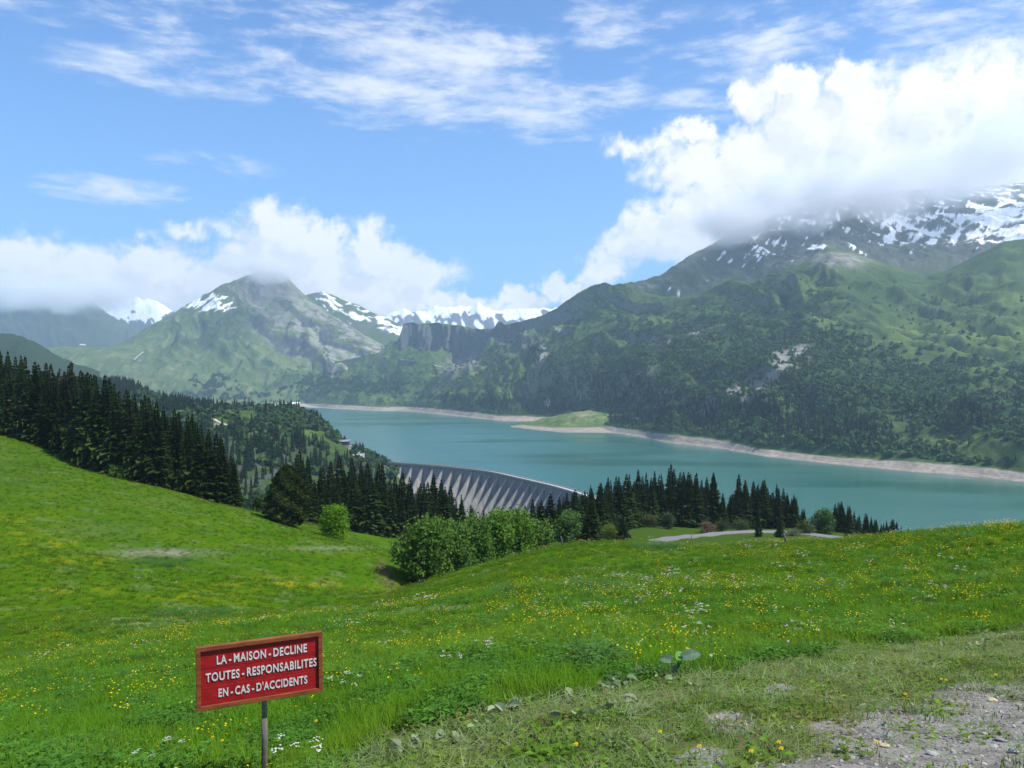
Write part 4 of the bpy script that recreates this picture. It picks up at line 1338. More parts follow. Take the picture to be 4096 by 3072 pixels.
maple(707, 244, 3.4, 5.0, 'brownish bare looking bush where the road enters from the left', 'bushes at the wood edge', (0.13, 0.10, 0.075), 315, n=1300, base=-.1, leaf=.3)
maple(722, 250, 3.6, 5.5, 'dull green bush directly behind the brownish bush', 'bushes at the wood edge', (0.055, 0.085, 0.03), 316, n=1300, base=-.1, leaf=.35)
maple(740, 256, 3.8, 7.0, 'low green bush above the middle of the road', 'bushes at the wood edge', (0.06, 0.10, 0.035), 317, n=1500, base=-.1, leaf=.35)
maple(793, 236, 2.2, 5.5, 'pale low bush between road and the alder at the bend', 'bushes at the wood edge', (0.10, 0.13, 0.07), 318, n=1200, base=-.1, leaf=.3)
maple(806, 244, 4.5, 5.0, 'olive bush at the right end of the open road', 'bushes at the wood edge', (0.07, 0.10, 0.03), 319, n=1300, base=-.1, leaf=.4)
maple(406, 140, 2.0, 3.4, 'small green shrub at the head of the eroded gully', 'bushes at the wood edge', (0.055, 0.12, 0.02), 320, n=1200, base=-.1, leaf=.25)
maple(437, 225, 9.0, 6.0, 'dim green leafy tree in front of the dark wood below the dam', 'lone trees', (0.03, 0.07, 0.028), 321, n=2500, base=-.05, leaf=.45)

# the big rounded spruce: dense, almost as broad as tall
rt = bpy.data.objects.new('spruce_tree', None)
COL.objects.link(rt)
pp = near_pt(287, 160)
rt.location = (pp.x, pp.y, pp.z - .3)
tag(rt, 'big rounded spruce with olive tips standing forward on the left meadow', 'tree', 'spruces on the edge of the left meadow')
T = TriBag()
r = random.Random(5)
H_, R_ = 12.2, 4.0
for i in range(9500):
    t = r.random() ** .9
    z = H_ * (.02 + .97 * t)
    prof = R_ * (min(1, .55 + 2.6 * t) if t < .17 else (1 - ((t - .17) / .83) ** 1.9) ** .68)
    a = r.uniform(0, 6.283)
    lum = 1 + .12 * math.sin(a * 5 + z * 1.7) + .10 * math.sin(a * 9 - z * 3.1)
    rr = prof * lum * (1 - abs(r.gauss(0, .10)))
    ca, sa = math.cos(a), math.sin(a)
    c_ = Vector((ca * rr, sa * rr, z))
    out = Vector((ca, sa, r.uniform(-.5, .5))).normalized()
    side = Vector((-sa, ca, 0))
    s = r.uniform(.28, .6)
    g = r.uniform(.7, 1.3)
    col_ = (.030 * g, .050 * g, .014 * g) if r.random() < .6 else (.075 * g, .110 * g, .018 * g)
    T.tri(c_ - side * s * .3, c_ + side * s * .3, c_ + out * s + Vector((0, 0, -.15 * s)), col_)
    T.tri(c_ - out * s * .3 + side * s * .2, c_ + out * s * .5 - side * s * .3, c_ + side * s * .5 - Vector((0, 0, s * .5)), col_)
link('crown', T.mesh('rounded_crown', m_needle), None, rt)
MB().tube([(0, 0, -.3), (0, 0, 4), (0, 0, 11)], [.3, .25, .05], 8).build('trunk', m_bark, rt)


# ------------------------------------------------------------------ scattering with geometry nodes
def proto_collection(name, meshes):
    c_ = bpy.data.collections.new(name)
    for i, me in enumerate(meshes):
        o = bpy.data.objects.new('%s_%02d' % (name, i), me)
        c_.objects.link(o)
    return c_


def scatter(name, pts, rot, scl, idx, tint, coll, label, parent=None):
    n = len(pts)
    me = bpy.data.meshes.new(name)
    me.vertices.add(n)
    me.vertices.foreach_set('co', np.asarray(pts, np.float32).ravel())
    for nm, typ, arr, key in (('rot', 'FLOAT_VECTOR', rot, 'vector'), ('scl', 'FLOAT_VECTOR', scl, 'vector'), ('idx', 'INT', idx, 'value'), ('tint', 'FLOAT_COLOR', tint, 'color')):
        a = me.attributes.new(nm, typ, 'POINT')
        arr = np.asarray(arr, np.int32 if typ == 'INT' else np.float32)
        if nm == 'tint' and arr.shape[1] == 3:
            arr = np.hstack([arr, np.ones((n, 1), np.float32)]).astype(np.float32)
        a.data.foreach_set(key, arr.ravel())
    me.update()
    o = link(name, me)
    ng = bpy.data.node_groups.new(name + '_nodes', 'GeometryNodeTree')
    ng.interface.new_socket('Geometry', in_out='INPUT', socket_type='NodeSocketGeometry')
    ng.interface.new_socket('Geometry', in_out='OUTPUT', socket_type='NodeSocketGeometry')
    a = ng.nodes.new('NodeGroupInput')
    z = ng.nodes.new('NodeGroupOutput')
    ci = ng.nodes.new('GeometryNodeCollectionInfo')
    ci.inputs['Collection'].default_value = coll
    ci.inputs['Separate Children'].default_value = True
    ci.inputs['Reset Children'].default_value = True
    ip = ng.nodes.new('GeometryNodeInstanceOnPoints')
    ip.inputs['Pick Instance'].default_value = True

    def na(nm, typ):
        q = ng.nodes.new('GeometryNodeInputNamedAttribute')
        q.data_type = typ
        q.inputs['Name'].default_value = nm
        return q.outputs['Attribute']
    ng.links.new(a.outputs[0], ip.inputs['Points'])
    ng.links.new(ci.outputs[0], ip.inputs['Instance'])
    ng.links.new(na('idx', 'INT'), ip.inputs['Instance Index'])
    er = ng.nodes.new('FunctionNodeEulerToRotation')
    ng.links.new(na('rot', 'FLOAT_VECTOR'), er.inputs[0])
    ng.links.new(er.outputs[0], ip.inputs['Rotation'])
    ng.links.new(na('scl', 'FLOAT_VECTOR'), ip.inputs['Scale'])
    ng.links.new(ip.outputs[0], z.inputs[0])
    md = o.modifiers.new('scatter', 'NODES')
    md.node_group = ng
    tag(o, label, kind='stuff')
    return o


# ------------------------------------------------------------------ far trees: bushy and pointed, a few dozen faces each
def bush_mesh(seed, n=46):
    r = np.random.default_rng(seed)
    d = r.normal(size=(n, 3))
    d[:, 2] = np.abs(d[:, 2]) * 1.0 - .25
    d /= np.linalg.norm(d, axis=1, keepdims=True)
    c_ = d * r.uniform(.62, 1.0, n)[:, None] * np.array([.5, .5, .62]) + np.array([0, 0, .42])
    nrm = d + r.normal(size=(n, 3)) * .5
    nrm /= np.linalg.norm(nrm, axis=1, keepdims=True)
    a = np.cross(nrm, r.normal(size=(n, 3)))
    a /= np.linalg.norm(a, axis=1, keepdims=True)
    b = np.cross(nrm, a)
    s = r.uniform(.13, .26, n)[:, None]
    V = np.stack([c_ - a * s, c_ + b * s, c_ + a * s, c_ - b * s], 1).reshape(-1, 3)
    cc = np.repeat(r.uniform(.7, 1.3, (n, 1)) * np.ones((1, 3)), 4, 0)
    me = mesh_np('far_bush', V, np.arange(4 * n).reshape(-1, 4), col=cc)
    me.materials.append(m_far_leaf)
    return me


def cone_mesh(seed, n=70):
    r = random.Random(seed)
    T_ = TriBag()
    for i in range(n):
        t = i / n
        z = .04 + .93 * t
        rad = .17 * (1 - z) ** .8 * r.uniform(.8, 1.2) + .008
        a = r.uniform(0, 6.283)
        w = .5 + .9 * t
        g = r.uniform(.7, 1.3)
        T_.tri(Vector((math.cos(a - w) * rad * .5, math.sin(a - w) * rad * .5, z + .05)), Vector((math.cos(a + w) * rad * .5, math.sin(a + w) * rad * .5, z + .05)),
               Vector((math.cos(a) * rad, math.sin(a) * rad, z - .05)), (g, g, g))
        T_.tri(Vector((math.cos(a - w) * rad * .6, math.sin(a - w) * rad * .6, z)), Vector((math.cos(a + w) * rad * .6, math.sin(a + w) * rad * .6, z)), Vector((0, 0, min(1, z + .12))), (g, g, g))
    me = T_.mesh('far_spruce', m_far_leaf)
    return me


FAR = proto_collection('far_trees', [bush_mesh(1), bush_mesh(2), bush_mesh(3), bush_mesh(4), cone_mesh(5), cone_mesh(6), cone_mesh(7)])


def grid_sample(L, mask, n, rng_):
    """random points on a lofted hillside, with likelihood mask * true area"""
    dX, dY, dZ = [np.gradient(q, axis=1) for q in (L.X, L.Y, L.Z)]
    eX, eY, eZ = [np.gradient(q, axis=0) for q in (L.X, L.Y, L.Z)]
    ar = np.sqrt((dX ** 2 + dY ** 2) * (eX ** 2 + eY ** 2 + eZ ** 2)) * mask
    w = ar[:-1, :-1].ravel()
    cs = np.cumsum(w)
    k = np.searchsorted(cs, rng_.random(n) * cs[-1])
    i, j = np.divmod(k, L.nc - 1)
    a, b = rng_.random(n), rng_.random(n)
    out = []
    for q in (L.X, L.Y, L.Z):
        out.append(q[i, j] * (1 - a) * (1 - b) + q[i, j + 1] * a * (1 - b) + q[i + 1, j] * (1 - a) * b + q[i + 1, j + 1] * a * b)
    return np.stack(out, -1), i, j


def far_wood(name, L, mask, n, label, hb=(6, 12), hc=(10, 17), cone=0.15, colb=(.030, .062, .022), colc=(.014, .030, .016), seed=1, sink=.5, conemask=None):
    g_ = np.random.default_rng(seed)
    pts, i, j = grid_sample(L, mask, n, g_)
    cprob = cone if conemask is None else conemask[i, j]
    isc = g_.random(n) < cprob
    h = np.where(isc, g_.uniform(*hc, n), g_.uniform(*hb, n))
    wdt = np.where(isc, h * g_.uniform(.9, 1.2, n), h * g_.uniform(.9, 1.35, n))
    idx = np.where(isc, g_.integers(4, 7, n), g_.integers(0, 4, n))
    tv = g_.uniform(.78, 1.22, n)[:, None]
    tint = np.where(isc[:, None], np.array(colc)[None] * tv, np.array(colb)[None] * tv)
    tint[:, 0] *= g_.uniform(.85, 1.3, n)
    pts[:, 2] -= sink
    rot = np.stack([np.zeros(n), np.zeros(n), g_.uniform(0, 6.28, n)], -1)
    return scatter(name, pts, rot, np.stack([wdt, wdt, h], -1), idx, tint, FAR, label)


# right mountainside: woods from the shore up, thinning with height, with glades and screes left open
lowt = sstep(2.06, 2.15, ma.t)
mk = wood_m + lowt * .07 * (ma.t < 6.4) + .10 * shrub * (ma.t < 6.4)
far_wood('mountain_wood', ma, np.clip(mk, 0, 1) / (ma.Y / 2000) ** .9, 30000, 'green bushy wood covering the lower right mountainside above the shore', hb=(4.5, 10.5), hc=(8, 15), cone=.10, seed=21, colb=(.050, .104, .036), sink=1.0)
# dark spruces of the shore and gullies
mk = blob(PXa, PYa, 500, 405, 34, 9) + .9 * blob(PXa, PYa, 560, 405, 14, 12) + .9 * blob(PXa, PYa, 850, 435, 26, 22) + .8 * blob(PXa, PYa, 780, 420, 50, 20) + .7 * blob(PXa, PYa, 680, 415, 60, 16) \
    + .6 * blob(PXa, PYa, 534, 352, 7, 9) + .5 * blob(PXa, PYa, 620, 395, 40, 16) + .4 * blob(PXa, PYa, 960, 415, 50, 14) + .8 * blob(PXa, PYa, 450, 400, 20, 5)
mk = lowt * np.clip(mk, 0, 1) * sstep(-.3, .3, nb_) * (ma.t < 6.2)
far_wood('shore_spruces', ma, mk / (ma.Y / 2000), 2600, 'dark pointed spruces scattered in groups above the far shore', hc=(14, 24), cone=1.0, seed=22, sink=1.0)
# left peak: dark copses
nl = fbm(lm.X / 90, lm.Y / 90, 4, 211)
mk = blob(PXl, PYl, 212, 382, 16, 6) + blob(PXl, PYl, 222, 390, 12, 6) + 1.2 * blob(PXl, PYl, 330, 386, 36, 8) + .8 * blob(PXl, PYl, 372, 384, 30, 7) + .5 * blob(PXl, PYl, 180, 397, 60, 4) + .5 * blob(PXl, PYl, 270, 398, 40, 3)
far_wood('valley_copses', lm, np.clip(mk, 0, 1) * sstep(-.2, .3, nl) * (lm.t < 3), 2600, 'bluish green copses on the lower slopes around the head of the lake', hb=(8, 15), cone=.1, seed=23, sink=1.0)
mk = (1.2 * blob(PXa, PYa, 340, 386, 40, 9) + .8 * blob(PXa, PYa, 378, 388, 24, 7) + .4 * blob(PXa, PYa, 400, 380, 20, 6)) * lowt
far_wood('cirque_copses', ma, np.clip(mk, 0, 1) * sstep(-.3, .2, nb_), 1500, 'bluish green copses below the cliff table behind the lake', hb=(8, 15), cone=.12, seed=24, sink=1.0)
# promontory
npm = fbm(pr.X / 45, pr.Y / 45, 4, 221)
up = sstep(.6, 1.0, pr.t) * (pr.t < 4.15)
mk = sstep(-.35, .15, npm + .8 * sstep(2.5, 1.9, pr.t))
for (cx, cy, rx, ry) in [(240, 413, 34, 5), (262, 414, 24, 3), (322, 436, 16, 5), (300, 425, 14, 3), (345, 449, 30, 13), (362, 452, 18, 8), (98, 396, 10, 5), (110, 402, 16, 5), (135, 412, 14, 5), (222, 424, 14, 2)]:
    mk *= 1 - np.clip(1.3 * blob(PXp, PYp, cx, cy, rx, ry), 0, 1)
cm_ = np.clip(.25 + .8 * sstep(2.7, 1.9, pr.t) + blob(PXp, PYp, 115, 390, 40, 10) + blob(PXp, PYp, 185, 410, 50, 6) - .3 * sstep(200, 260, PXp), 0, 1)
far_wood('gorge_wood', GORGE, sstep(.2, .5, GORGE.t) * (GORGE.t < 2.85) * sstep(-.3, .2, gn), 900, 'spruces and bushes on the floor of the gorge below the dam', hb=(5, 9), hc=(9, 16), seed=28, cone=.5, sink=.8)
far_wood('promontory_wood', pr, mk * up, 4600, 'mixed spruce and birch wood on the promontory left of the lake', hb=(6, 12), hc=(11, 22), seed=25, conemask=cm_, colb=(.035, .075, .028), colc=(.016, .034, .018), sink=.8)
mk = (blob(PXp, PYp, 118, 387, 50, 6) + blob(PXp, PYp, 60, 390, 50, 8) + blob(PXp, PYp, 190, 409, 55, 4) + .8 * blob(PXp, PYp, 290, 411, 34, 5) + blob(PXp, PYp, 316, 425, 16, 6) + blob(PXp, PYp, 360, 455, 8, 4) + .8 * blob(PXp, PYp, 376, 465, 10, 4)) * up
far_wood('promontory_crest_trees', pr, np.clip(mk, 0, 1), 900, 'dense line of trees along the crest of the promontory', hb=(7, 12), hc=(14, 22), seed=26, conemask=np.where(PXp < 205, .95, .30), colb=(.032, .07, .028), colc=(.014, .03, .017), sink=.8)
nv_ = fbm(vf.X / 80, vf.Y / 80, 3, 231)
far_wood('valley_bushes', vf, sstep(1.2, 1.5, vf.t) * sstep(.1, .4, nv_), 700, 'low bushes scattered over the flat valley floor beyond the lake', hb=(6, 10), cone=.05, seed=27)
# near slope that falls to the gorge: scrub between the spruces


# ------------------------------------------------------------------ dam
m_conc = simple_mat('dam_concrete', (0.42, 0.40, 0.375), 0.9, 0.0, 0.25, col2=(0.26, 0.25, 0.24), bump=0.2, spec=0.2, stretch=(1, 1, .25))
m_conc_d = simple_mat('dam_wall_concrete', (0.32, 0.305, 0.29), 0.9, 0.0, 0.3, col2=(0.22, 0.215, 0.22), bump=0.2, spec=0.2, stretch=(1, 1, .2))
m_pale = simple_mat('pale_concrete', (0.42, 0.41, 0.39), 0.85, 0.15, 0.8)
CREST_Z = -104.0
arc = DAM_ARC or [(-172, 1085), (-153, 1071), (-128, 1055), (-100, 1036), (-80, 1020), (-60, 1001), (-42, 983), (-26, 965), (-11, 937), (3, 907), (15, 884), (26, 861), (33, 847), (39, 834), (49, 810), (57.5, 786), (68, 755), (80, 715), (92, 672)]
A = np.array(arc, float)
sd_ = np.concatenate([[0], np.cumsum(np.hypot(*np.diff(A, axis=0).T))])
ss = np.linspace(0, sd_[-1], 90)
ax = np.interp(ss, sd_, A[:, 0])
ay = np.interp(ss, sd_, A[:, 1])
ker = np.hanning(13)[1:-1]
ker /= ker.sum()
ax = np.convolve(np.pad(ax, 5, 'reflect', reflect_type='odd'), ker, 'valid')
ay = np.convolve(np.pad(ay, 5, 'reflect', reflect_type='odd'), ker, 'valid')


def dam_pt(s):
    x, y = np.interp(s, ss, ax), np.interp(s, ss, ay)
    x2, y2 = np.interp(s + 1, ss, ax), np.interp(s + 1, ss, ay)
    x1, y1 = np.interp(s - 1, ss, ax), np.interp(s - 1, ss, ay)
    t = Vector((x2 - x1, y2 - y1, 0)).normalized()
    n = Vector((t.y, -t.x, 0))        # points down the valley, toward the camera
    return Vector((x, y, 0)), t, n


dam = bpy.data.objects.new('dam', None)
COL.objects.link(dam)
dp, _, _ = dam_pt(sd_[-1] * .5)
dam.location = (dp.x, dp.y, CREST_Z)
tag(dam, 'long curved grey concrete dam with slanting buttresses holding back the turquoise lake', 'dam')
off = Vector(dam.location)


def sweep(name, prof, mat, closed=True):
    """profile of (outwards, z) swept along the crest"""
    V, Fq = [], []
    k = len(prof)
    for s in ss:
        p, t, n = dam_pt(s)
        for (o_, z_) in prof:
            V.append(p + n * o_ + Vector((0, 0, CREST_Z + z_)) - off)
    for i in range(len(ss) - 1):
        for j in range(k if closed else k - 1):
            j2 = (j + 1) % k
            Fq.append((i * k + j, (i + 1) * k + j, (i + 1) * k + j2, i * k + j2))
    Fq_ends = [tuple(range(k)), tuple((len(ss) - 1) * k + j for j in range(k))[::-1]]
    me = bpy.data.meshes.new(name)
    me.from_pydata([tuple(v) for v in V], [], Fq + Fq_ends)
    me.update()
    return link(name, me, mat, dam)


sweep('wall', [(0, -.02), (-7, -.02), (-9, -80), (9, -80)], m_conc_d)
sweep('roadway', [(0.7, .5), (-7.7, .5), (-7.7, -.02), (0.7, -.02)], m_pale)
sweep('parapet', [(0.9, 1.5), (0.55, 1.5), (0.55, .5), (0.9, .5)], m_pale)
sweep('parapet', [(-7.4, 1.5), (-7.75, 1.5), (-7.75, .5), (-7.4, .5)], m_pale)
sweep('cornice', [(1.3, .1), (.7, .1), (.2, -1.6), (.8, -1.6)], m_conc)
# buttresses: where the photograph shows them along the crest
bx = [401.8, 412.4, 423, 433.4, 443.3, 453.2, 462.8, 472.3, 481.3, 490.4, 498.7, 507.3, 515, 522.8, 530.3, 537.6, 545.2, 553.4, 562]
for ppx in bx:
    s_ = ss[np.argmin(np.abs(CX + F * ax / ay - ppx))]
    s_ = min(ss[:-1], key=lambda q: abs(CX + F * np.interp(q, ss, ax) / np.interp(q, ss, ay) - ppx))
    lo_, hi_ = s_ - 4, s_ + 4
    for _ in range(18):
        mid = (lo_ + hi_) / 2
        if CX + F * np.interp(mid, ss, ax) / np.interp(mid, ss, ay) < ppx:
            lo_ = mid
        else:
            hi_ = mid
    p, t, n = dam_pt(lo_)
    b = MB()
    th = 2.1
    D = 70
    z0 = -2.6
    V = []
    c0 = Vector((p.x, p.y, CREST_Z)) - off
    for (o_, z_) in ((-.5, z0), (0.6, z0), (.8 + .86 * (D - 8), -D), (-.5, -D)):
        for sg in (-1, 1):
            V.append(c0 + n * o_ + t * sg * th * (0.55 if z_ > -10 else 1.1) + Vector((0, 0, z_)))
    b.v = V
    b.f = [(0, 2, 4, 6), (1, 7, 5, 3), (0, 1, 3, 2), (2, 3, 5, 4), (4, 5, 7, 6), (6, 7, 1, 0)]
    b.build('buttress', m_conc, dam)
# lamp posts on the crest
for s_ in np.linspace(30, sd_[-1] - 40, 7):
    p, t, n = dam_pt(s_)
    q = Vector((p.x, p.y, CREST_Z)) - off - n * .2
    MB().tube([q + Vector((0, 0, 1.3)), q + Vector((0, 0, 4.2)), q + Vector((0, 0, 4.4)) - n * 1.0], [.16, .12, .1], 6).build('lamp_post', m_pale, dam)

# ------------------------------------------------------------------ chalet above the dam, on its stone base, with the terrace below
m_darkwood = simple_mat('dark_timber', (0.045, 0.036, 0.030), 0.8, 0.4, 1.2, stretch=(1, 1, 8))
m_roof = simple_mat('sheet_roof', (0.25, 0.27, 0.29), 0.5, 0.15, .5)
m_stone = simple_mat('stone_masonry', (0.24, 0.23, 0.215), 0.95, 0.5, 0.9, bump=.6)
m_glass = simple_mat('window_glass', (0.03, 0.04, 0.05), 0.1, spec=.8)
m_white = simple_mat('white_paint', (0.65, 0.65, 0.63), 0.6)
ch = bpy.data.objects.new('chalet', None)
COL.objects.link(ch)
base = P(342.5, 445.2, 1120)
ch.location = base
ch.rotation_euler = (0, 0, math.radians(-8))
tag(ch, 'dark timber chalet with pale shed roof above the left end of the dam', 'house')
MB().box((0, 4, 2.4), (15.0, 8, 4.8)).build('wall', m_darkwood, ch)
rf = MB().hexa([(-8.6, -1.4, 4.3), (8.4, -1.4, 4.9), (8.4, 9.4, 6.9), (-8.6, 9.4, 6.3), (-8.6, -1.4, 4.7), (8.4, -1.4, 5.3), (8.4, 9.4, 7.3), (-8.6, 9.4, 6.7)]).build('roof', m_roof, ch)
MB().box((-3.4, 4, 7.0), (1.6, 1.2, 1.6)).build('chimney', m_stone, rf)
for x_ in (-5.4, -1.8, 1.8, 5.4):
    w_ = MB().box((x_, -.06, 2.3), (2.2, .16, 1.3)).build('window', m_white, ch)
    MB().box((x_, -.16, 2.3), (1.8, .08, .95)).build('pane', m_glass, w_)
for x_ in (-7.2, -3.6, 0, 3.6, 7.2):
    MB().box((x_, -1.3, 2.2), (.2, .2, 4.4)).build('post', m_darkwood, ch)
MB().box((0, -1.4, .9), (15.6, .12, .9)).build('balcony_rail', m_darkwood, ch)

sb = bpy.data.objects.new('terrace_wall', None)
COL.objects.link(sb)
sb.location = base
sb.rotation_euler = (0, 0, math.radians(-8))
tag(sb, 'sloping grey stone base and terrace carrying the dark timber chalet', 'retaining wall')
MB().hexa([(-15, -7, -13), (11, -7, -13), (13, 12, -13), (-15, 12, -13), (-10, -2.5, -.02), (9, -2.5, -.02), (9.5, 11, -.02), (-11, 11, -.02)]).build('wall', m_stone, sb)
MB().box((-15.5, 3, -.8), (12, 9, 1.6)).build('terrace_slab', m_pale, sb)

# crest road ramp and its retaining wall
ramp = bpy.data.objects.new('terrace', None)
COL.objects.link(ramp)
tp = P(353, 454, 1075)
ramp.location = tp
tag(ramp, 'pale concrete platform on a retaining wall between the chalet and the dam', 'terrace')


def rel(px_, py_, Y_):
    return P(px_, py_, Y_) - tp


k1, k2, k3, k4 = rel(340, 455.6, 1062), rel(362, 455.6, 1058), rel(364.5, 453.6, 1075), rel(341, 452.8, 1100)
d_ = Vector((0, 0, 5))
MB().hexa([k1 - d_, k2 - d_, k3 - d_, k4 - d_, k1, k2, k3, k4]).build('platform', m_pale, ramp)
e1, e2, e3, e4 = rel(350, 453.0, 1086), rel(364.2, 453.2, 1080), rel(355.5, 448.2, 1128), rel(349.8, 448.0, 1122)
d_ = Vector((0, 0, 4))
MB().hexa([e1 - d_, e2 - d_, e3 - d_, e4 - d_, e1, e2, e3, e4]).build('ramp', m_pale, ramp)
MB().hexa([rel(361.5, 463, 1050), rel(362.3, 463, 1050), rel(364.9, 459, 1070), rel(364.4, 459, 1074), rel(361.6, 454.8, 1056), rel(362.4, 454.8, 1056), rel(364.9, 452.8, 1074), rel(364.4, 452.8, 1078)]).build('parapet', m_conc, ramp)
# trees round the chalet
for (a, b, y, h, v, lb) in [(344.5, 441.5, 1150, 9.5, 5, 'rounded dark tree directly behind the chalet roof'), (360, 448.8, 1130, 10, 1, 'pointed tree right of the chalet, the left one of two'),
                            (363.3, 450, 1128, 9.5, 1, 'pointed tree right of the chalet, the right one of two')]:
    spruce(P(a, b, y), h, lb, 'trees around the chalet', v, 1.5)
bush_pos = [(352, 447.5, 1150, 4.5), (356, 448.5, 1145, 5), (366.5, 452.5, 1118, 6), (370, 455, 1112, 7), (374, 457.5, 1108, 8), (378, 460.5, 1104, 7), (381.5, 462, 1100, 5), (372, 462, 1080, 6), (379, 465, 1078, 6), (367, 463, 1060, 5), (385, 464.5, 1094, 4)]
g_ = np.random.default_rng(3)
bp_ = np.array([P(a, b, y) for a, b, y, h in bush_pos])
bh = np.array([q[3] for q in bush_pos]) * 1.2
scatter('terrace_bushes', bp_ - np.array([0, 0, 1.0]), np.stack([bh * 0, bh * 0, bh], -1), np.stack([bh * 1.2, bh * 1.2, bh], -1), g_.integers(0, 4, len(bh)), np.tile([.04, .085, .032], (len(bh), 1)), FAR, 'bushes on the rocky slope between terrace and dam')

# ------------------------------------------------------------------ far huts and details on the valley floor
m_hut = simple_mat('hut_wall', (0.30, 0.26, 0.21), 0.9)
m_hutroof = simple_mat('hut_roof', (0.52, 0.52, 0.53), 0.6)
huts = [(112.5, 388.6, 4420, 14, 'tiny pale hut furthest left on the green slope under the peak'), (130, 394.5, 4300, 20, 'pale hut at the foot of the peak right of the bare ochre patch'),
        (151, 397.2, 4260, 26, 'long pale barn beside the valley road under the peak'), (148.5, 394.0, 4330, 12, 'small hut just above the long pale barn'), (120, 393.6, 4330, 12, 'small hut standing in the ochre patch at the foot of the peak'),
        (83, 347.0, 4870, 30, 'white hut on top of the green shoulder left of the peak'), (189, 397, 4400, 16, 'single small hut on the flat valley floor below the peak')]


def on_surface(L, px_, py_):
    PX_, PY_ = to_px(L.X, L.Y, L.Z)
    k = np.argmin((PX_ - px_) ** 2 + ((PY_ - py_) * 2) ** 2)
    return Vector((L.X.ravel()[k], L.Y.ravel()[k], L.Z.ravel()[k]))


for (a, b, y, s, lb) in huts:
    q = on_surface(lm, a, b)
    h = bpy.data.objects.new('hut', None)
    COL.objects.link(h)
    h.location = q
    h.rotation_euler = (0, 0, random.uniform(-.4, .4))
    tag(h, lb, 'hut', 'alpine huts under the peak')
    MB().box((0, 0, s * .16), (s, s * .55, s * .42)).build('wall', m_hut, h)
    e = s * .56
    MB().hexa([(-e, -s * .34, s * .34), (e, -s * .34, s * .34), (e, s * .34, s * .34), (-e, s * .34, s * .34), (-e, -.05, s * .62), (e, -.05, s * .62), (e, .05, s * .62), (-e, .05, s * .62)]).build('roof', m_hutroof, h)


def ribbon(name, pts, width, mat, z=.3, kind='structure', label=None):
    """a narrow strip on the land through the points"""
    pts = [Vector(p) for p in pts]
    V, Fq = [], []
    for i, p in enumerate(pts):
        d = pts[min(i + 1, len(pts) - 1)] - pts[max(i - 1, 0)]
        d.z = 0
        d.normalize()
        s = Vector((d.y, -d.x, 0)) * (width[i] if isinstance(width, list) else width) / 2
        V += [p - s + Vector((0, 0, z)), p + s + Vector((0, 0, z))]
        if i:
            Fq.append((2 * i - 2, 2 * i - 1, 2 * i + 1, 2 * i))
    me = bpy.data.meshes.new(name)
    me.from_pydata([tuple(v) for v in V], [], Fq)
    me.update()
    o = link(name, me, mat)
    tag(o, label, kind=kind)
    return o


m_track = simple_mat('gravel_track', (0.42, 0.40, 0.36), 0.95, 0.2, .05)
m_fall = simple_mat('falling_water', (0.8, 0.82, 0.84), 0.5)


def surf_line(L, pts, n=24, lift=0):
    a = np.array(pts, float)
    s = np.linspace(0, len(a) - 1, n)
    xs, ys = np.interp(s, range(len(a)), a[:, 0]), np.interp(s, range(len(a)), a[:, 1])
    out = [on_surface(L, x_, y_) + Vector((0, -lift, lift)) for x_, y_ in zip(xs, ys)]
    # smooth
    for _ in range(3):
        out = [out[0]] + [(out[i - 1] + out[i] * 2 + out[i + 1]) / 4 for i in range(1, len(out) - 1)] + [out[-1]]
    return out


ribbon('mountain_road', surf_line(ma, [(374, 357), (385, 359.5), (400, 362), (415, 364), (430, 367), (446, 370.5)], 30, 10), 13, m_track, 6)
ribbon('path', surf_line(lm, [(144, 353.5), (139, 357), (134.5, 361.5)], 12, 6), 9, m_track, 4)
ribbon('path', surf_line(lm, [(134.5, 361.5), (143, 362.5), (150, 362.8)], 10, 6), 7, m_track, 4)
ribbon('path', surf_line(lm, [(150, 397.8), (165, 397.8), (180, 398), (198, 398.5)], 12, 6), 9, m_track, 4)
ribbon('stream', surf_line(ma, [(550, 403), (549, 406), (547.5, 409.5), (548.2, 411.5)], 14, 6), 6, m_fall, 3)
ribbon('path', [on_surface(pr, a, b) + Vector((0, 0, .2)) for a, b in [(214, 420), (219, 423), (226, 425.5), (232, 426.5)]], 5, m_track, .8)
ribbon('path', [on_surface(pr, a, b) + Vector((0, 0, .2)) for a, b in [(310, 433), (316, 432.5), (322, 431.5), (327, 431.5)]], 3, m_track, .8)
# patch of old snow by the head of the lake
sn_o = [on_surface(vf, a, b) + Vector((0, 0, 5)) for a, b in [(285, 405.2), (290, 405.4), (298, 404.6), (301, 402.9), (294, 403.2)]]
me = bpy.data.meshes.new('snow_patch')
c0 = sum(sn_o, Vector()) / 5 + Vector((0, 0, 6))
me.from_pydata([tuple(v) for v in sn_o] + [tuple(c0)], [], [(0, 1, 5), (1, 2, 5), (2, 3, 5), (3, 4, 5), (4, 0, 5)])
me.update()
m_snow = simple_mat('old_snow', (.8, .83, .87), .7)
tag(link('snow_patch', me, m_snow), 'white patch of old snow lying at the head of the lake', 'snow', kind='stuff')

# ------------------------------------------------------------------ the road behind the right meadow
m_asph = simple_mat('pale_road', (0.20, 0.195, 0.19), 0.9, 0.25, 0.6)


def near_line(pts, n=30):
    a = np.array(pts, float)
    s = np.linspace(0, len(a) - 1, n)
    out = []
    for q in s:
        x_, y_ = np.interp(q, range(len(a)), a[:, 0]), np.interp(q, range(len(a)), a[:, 1])
        out.append(near_pt(x_, y_))
    return out


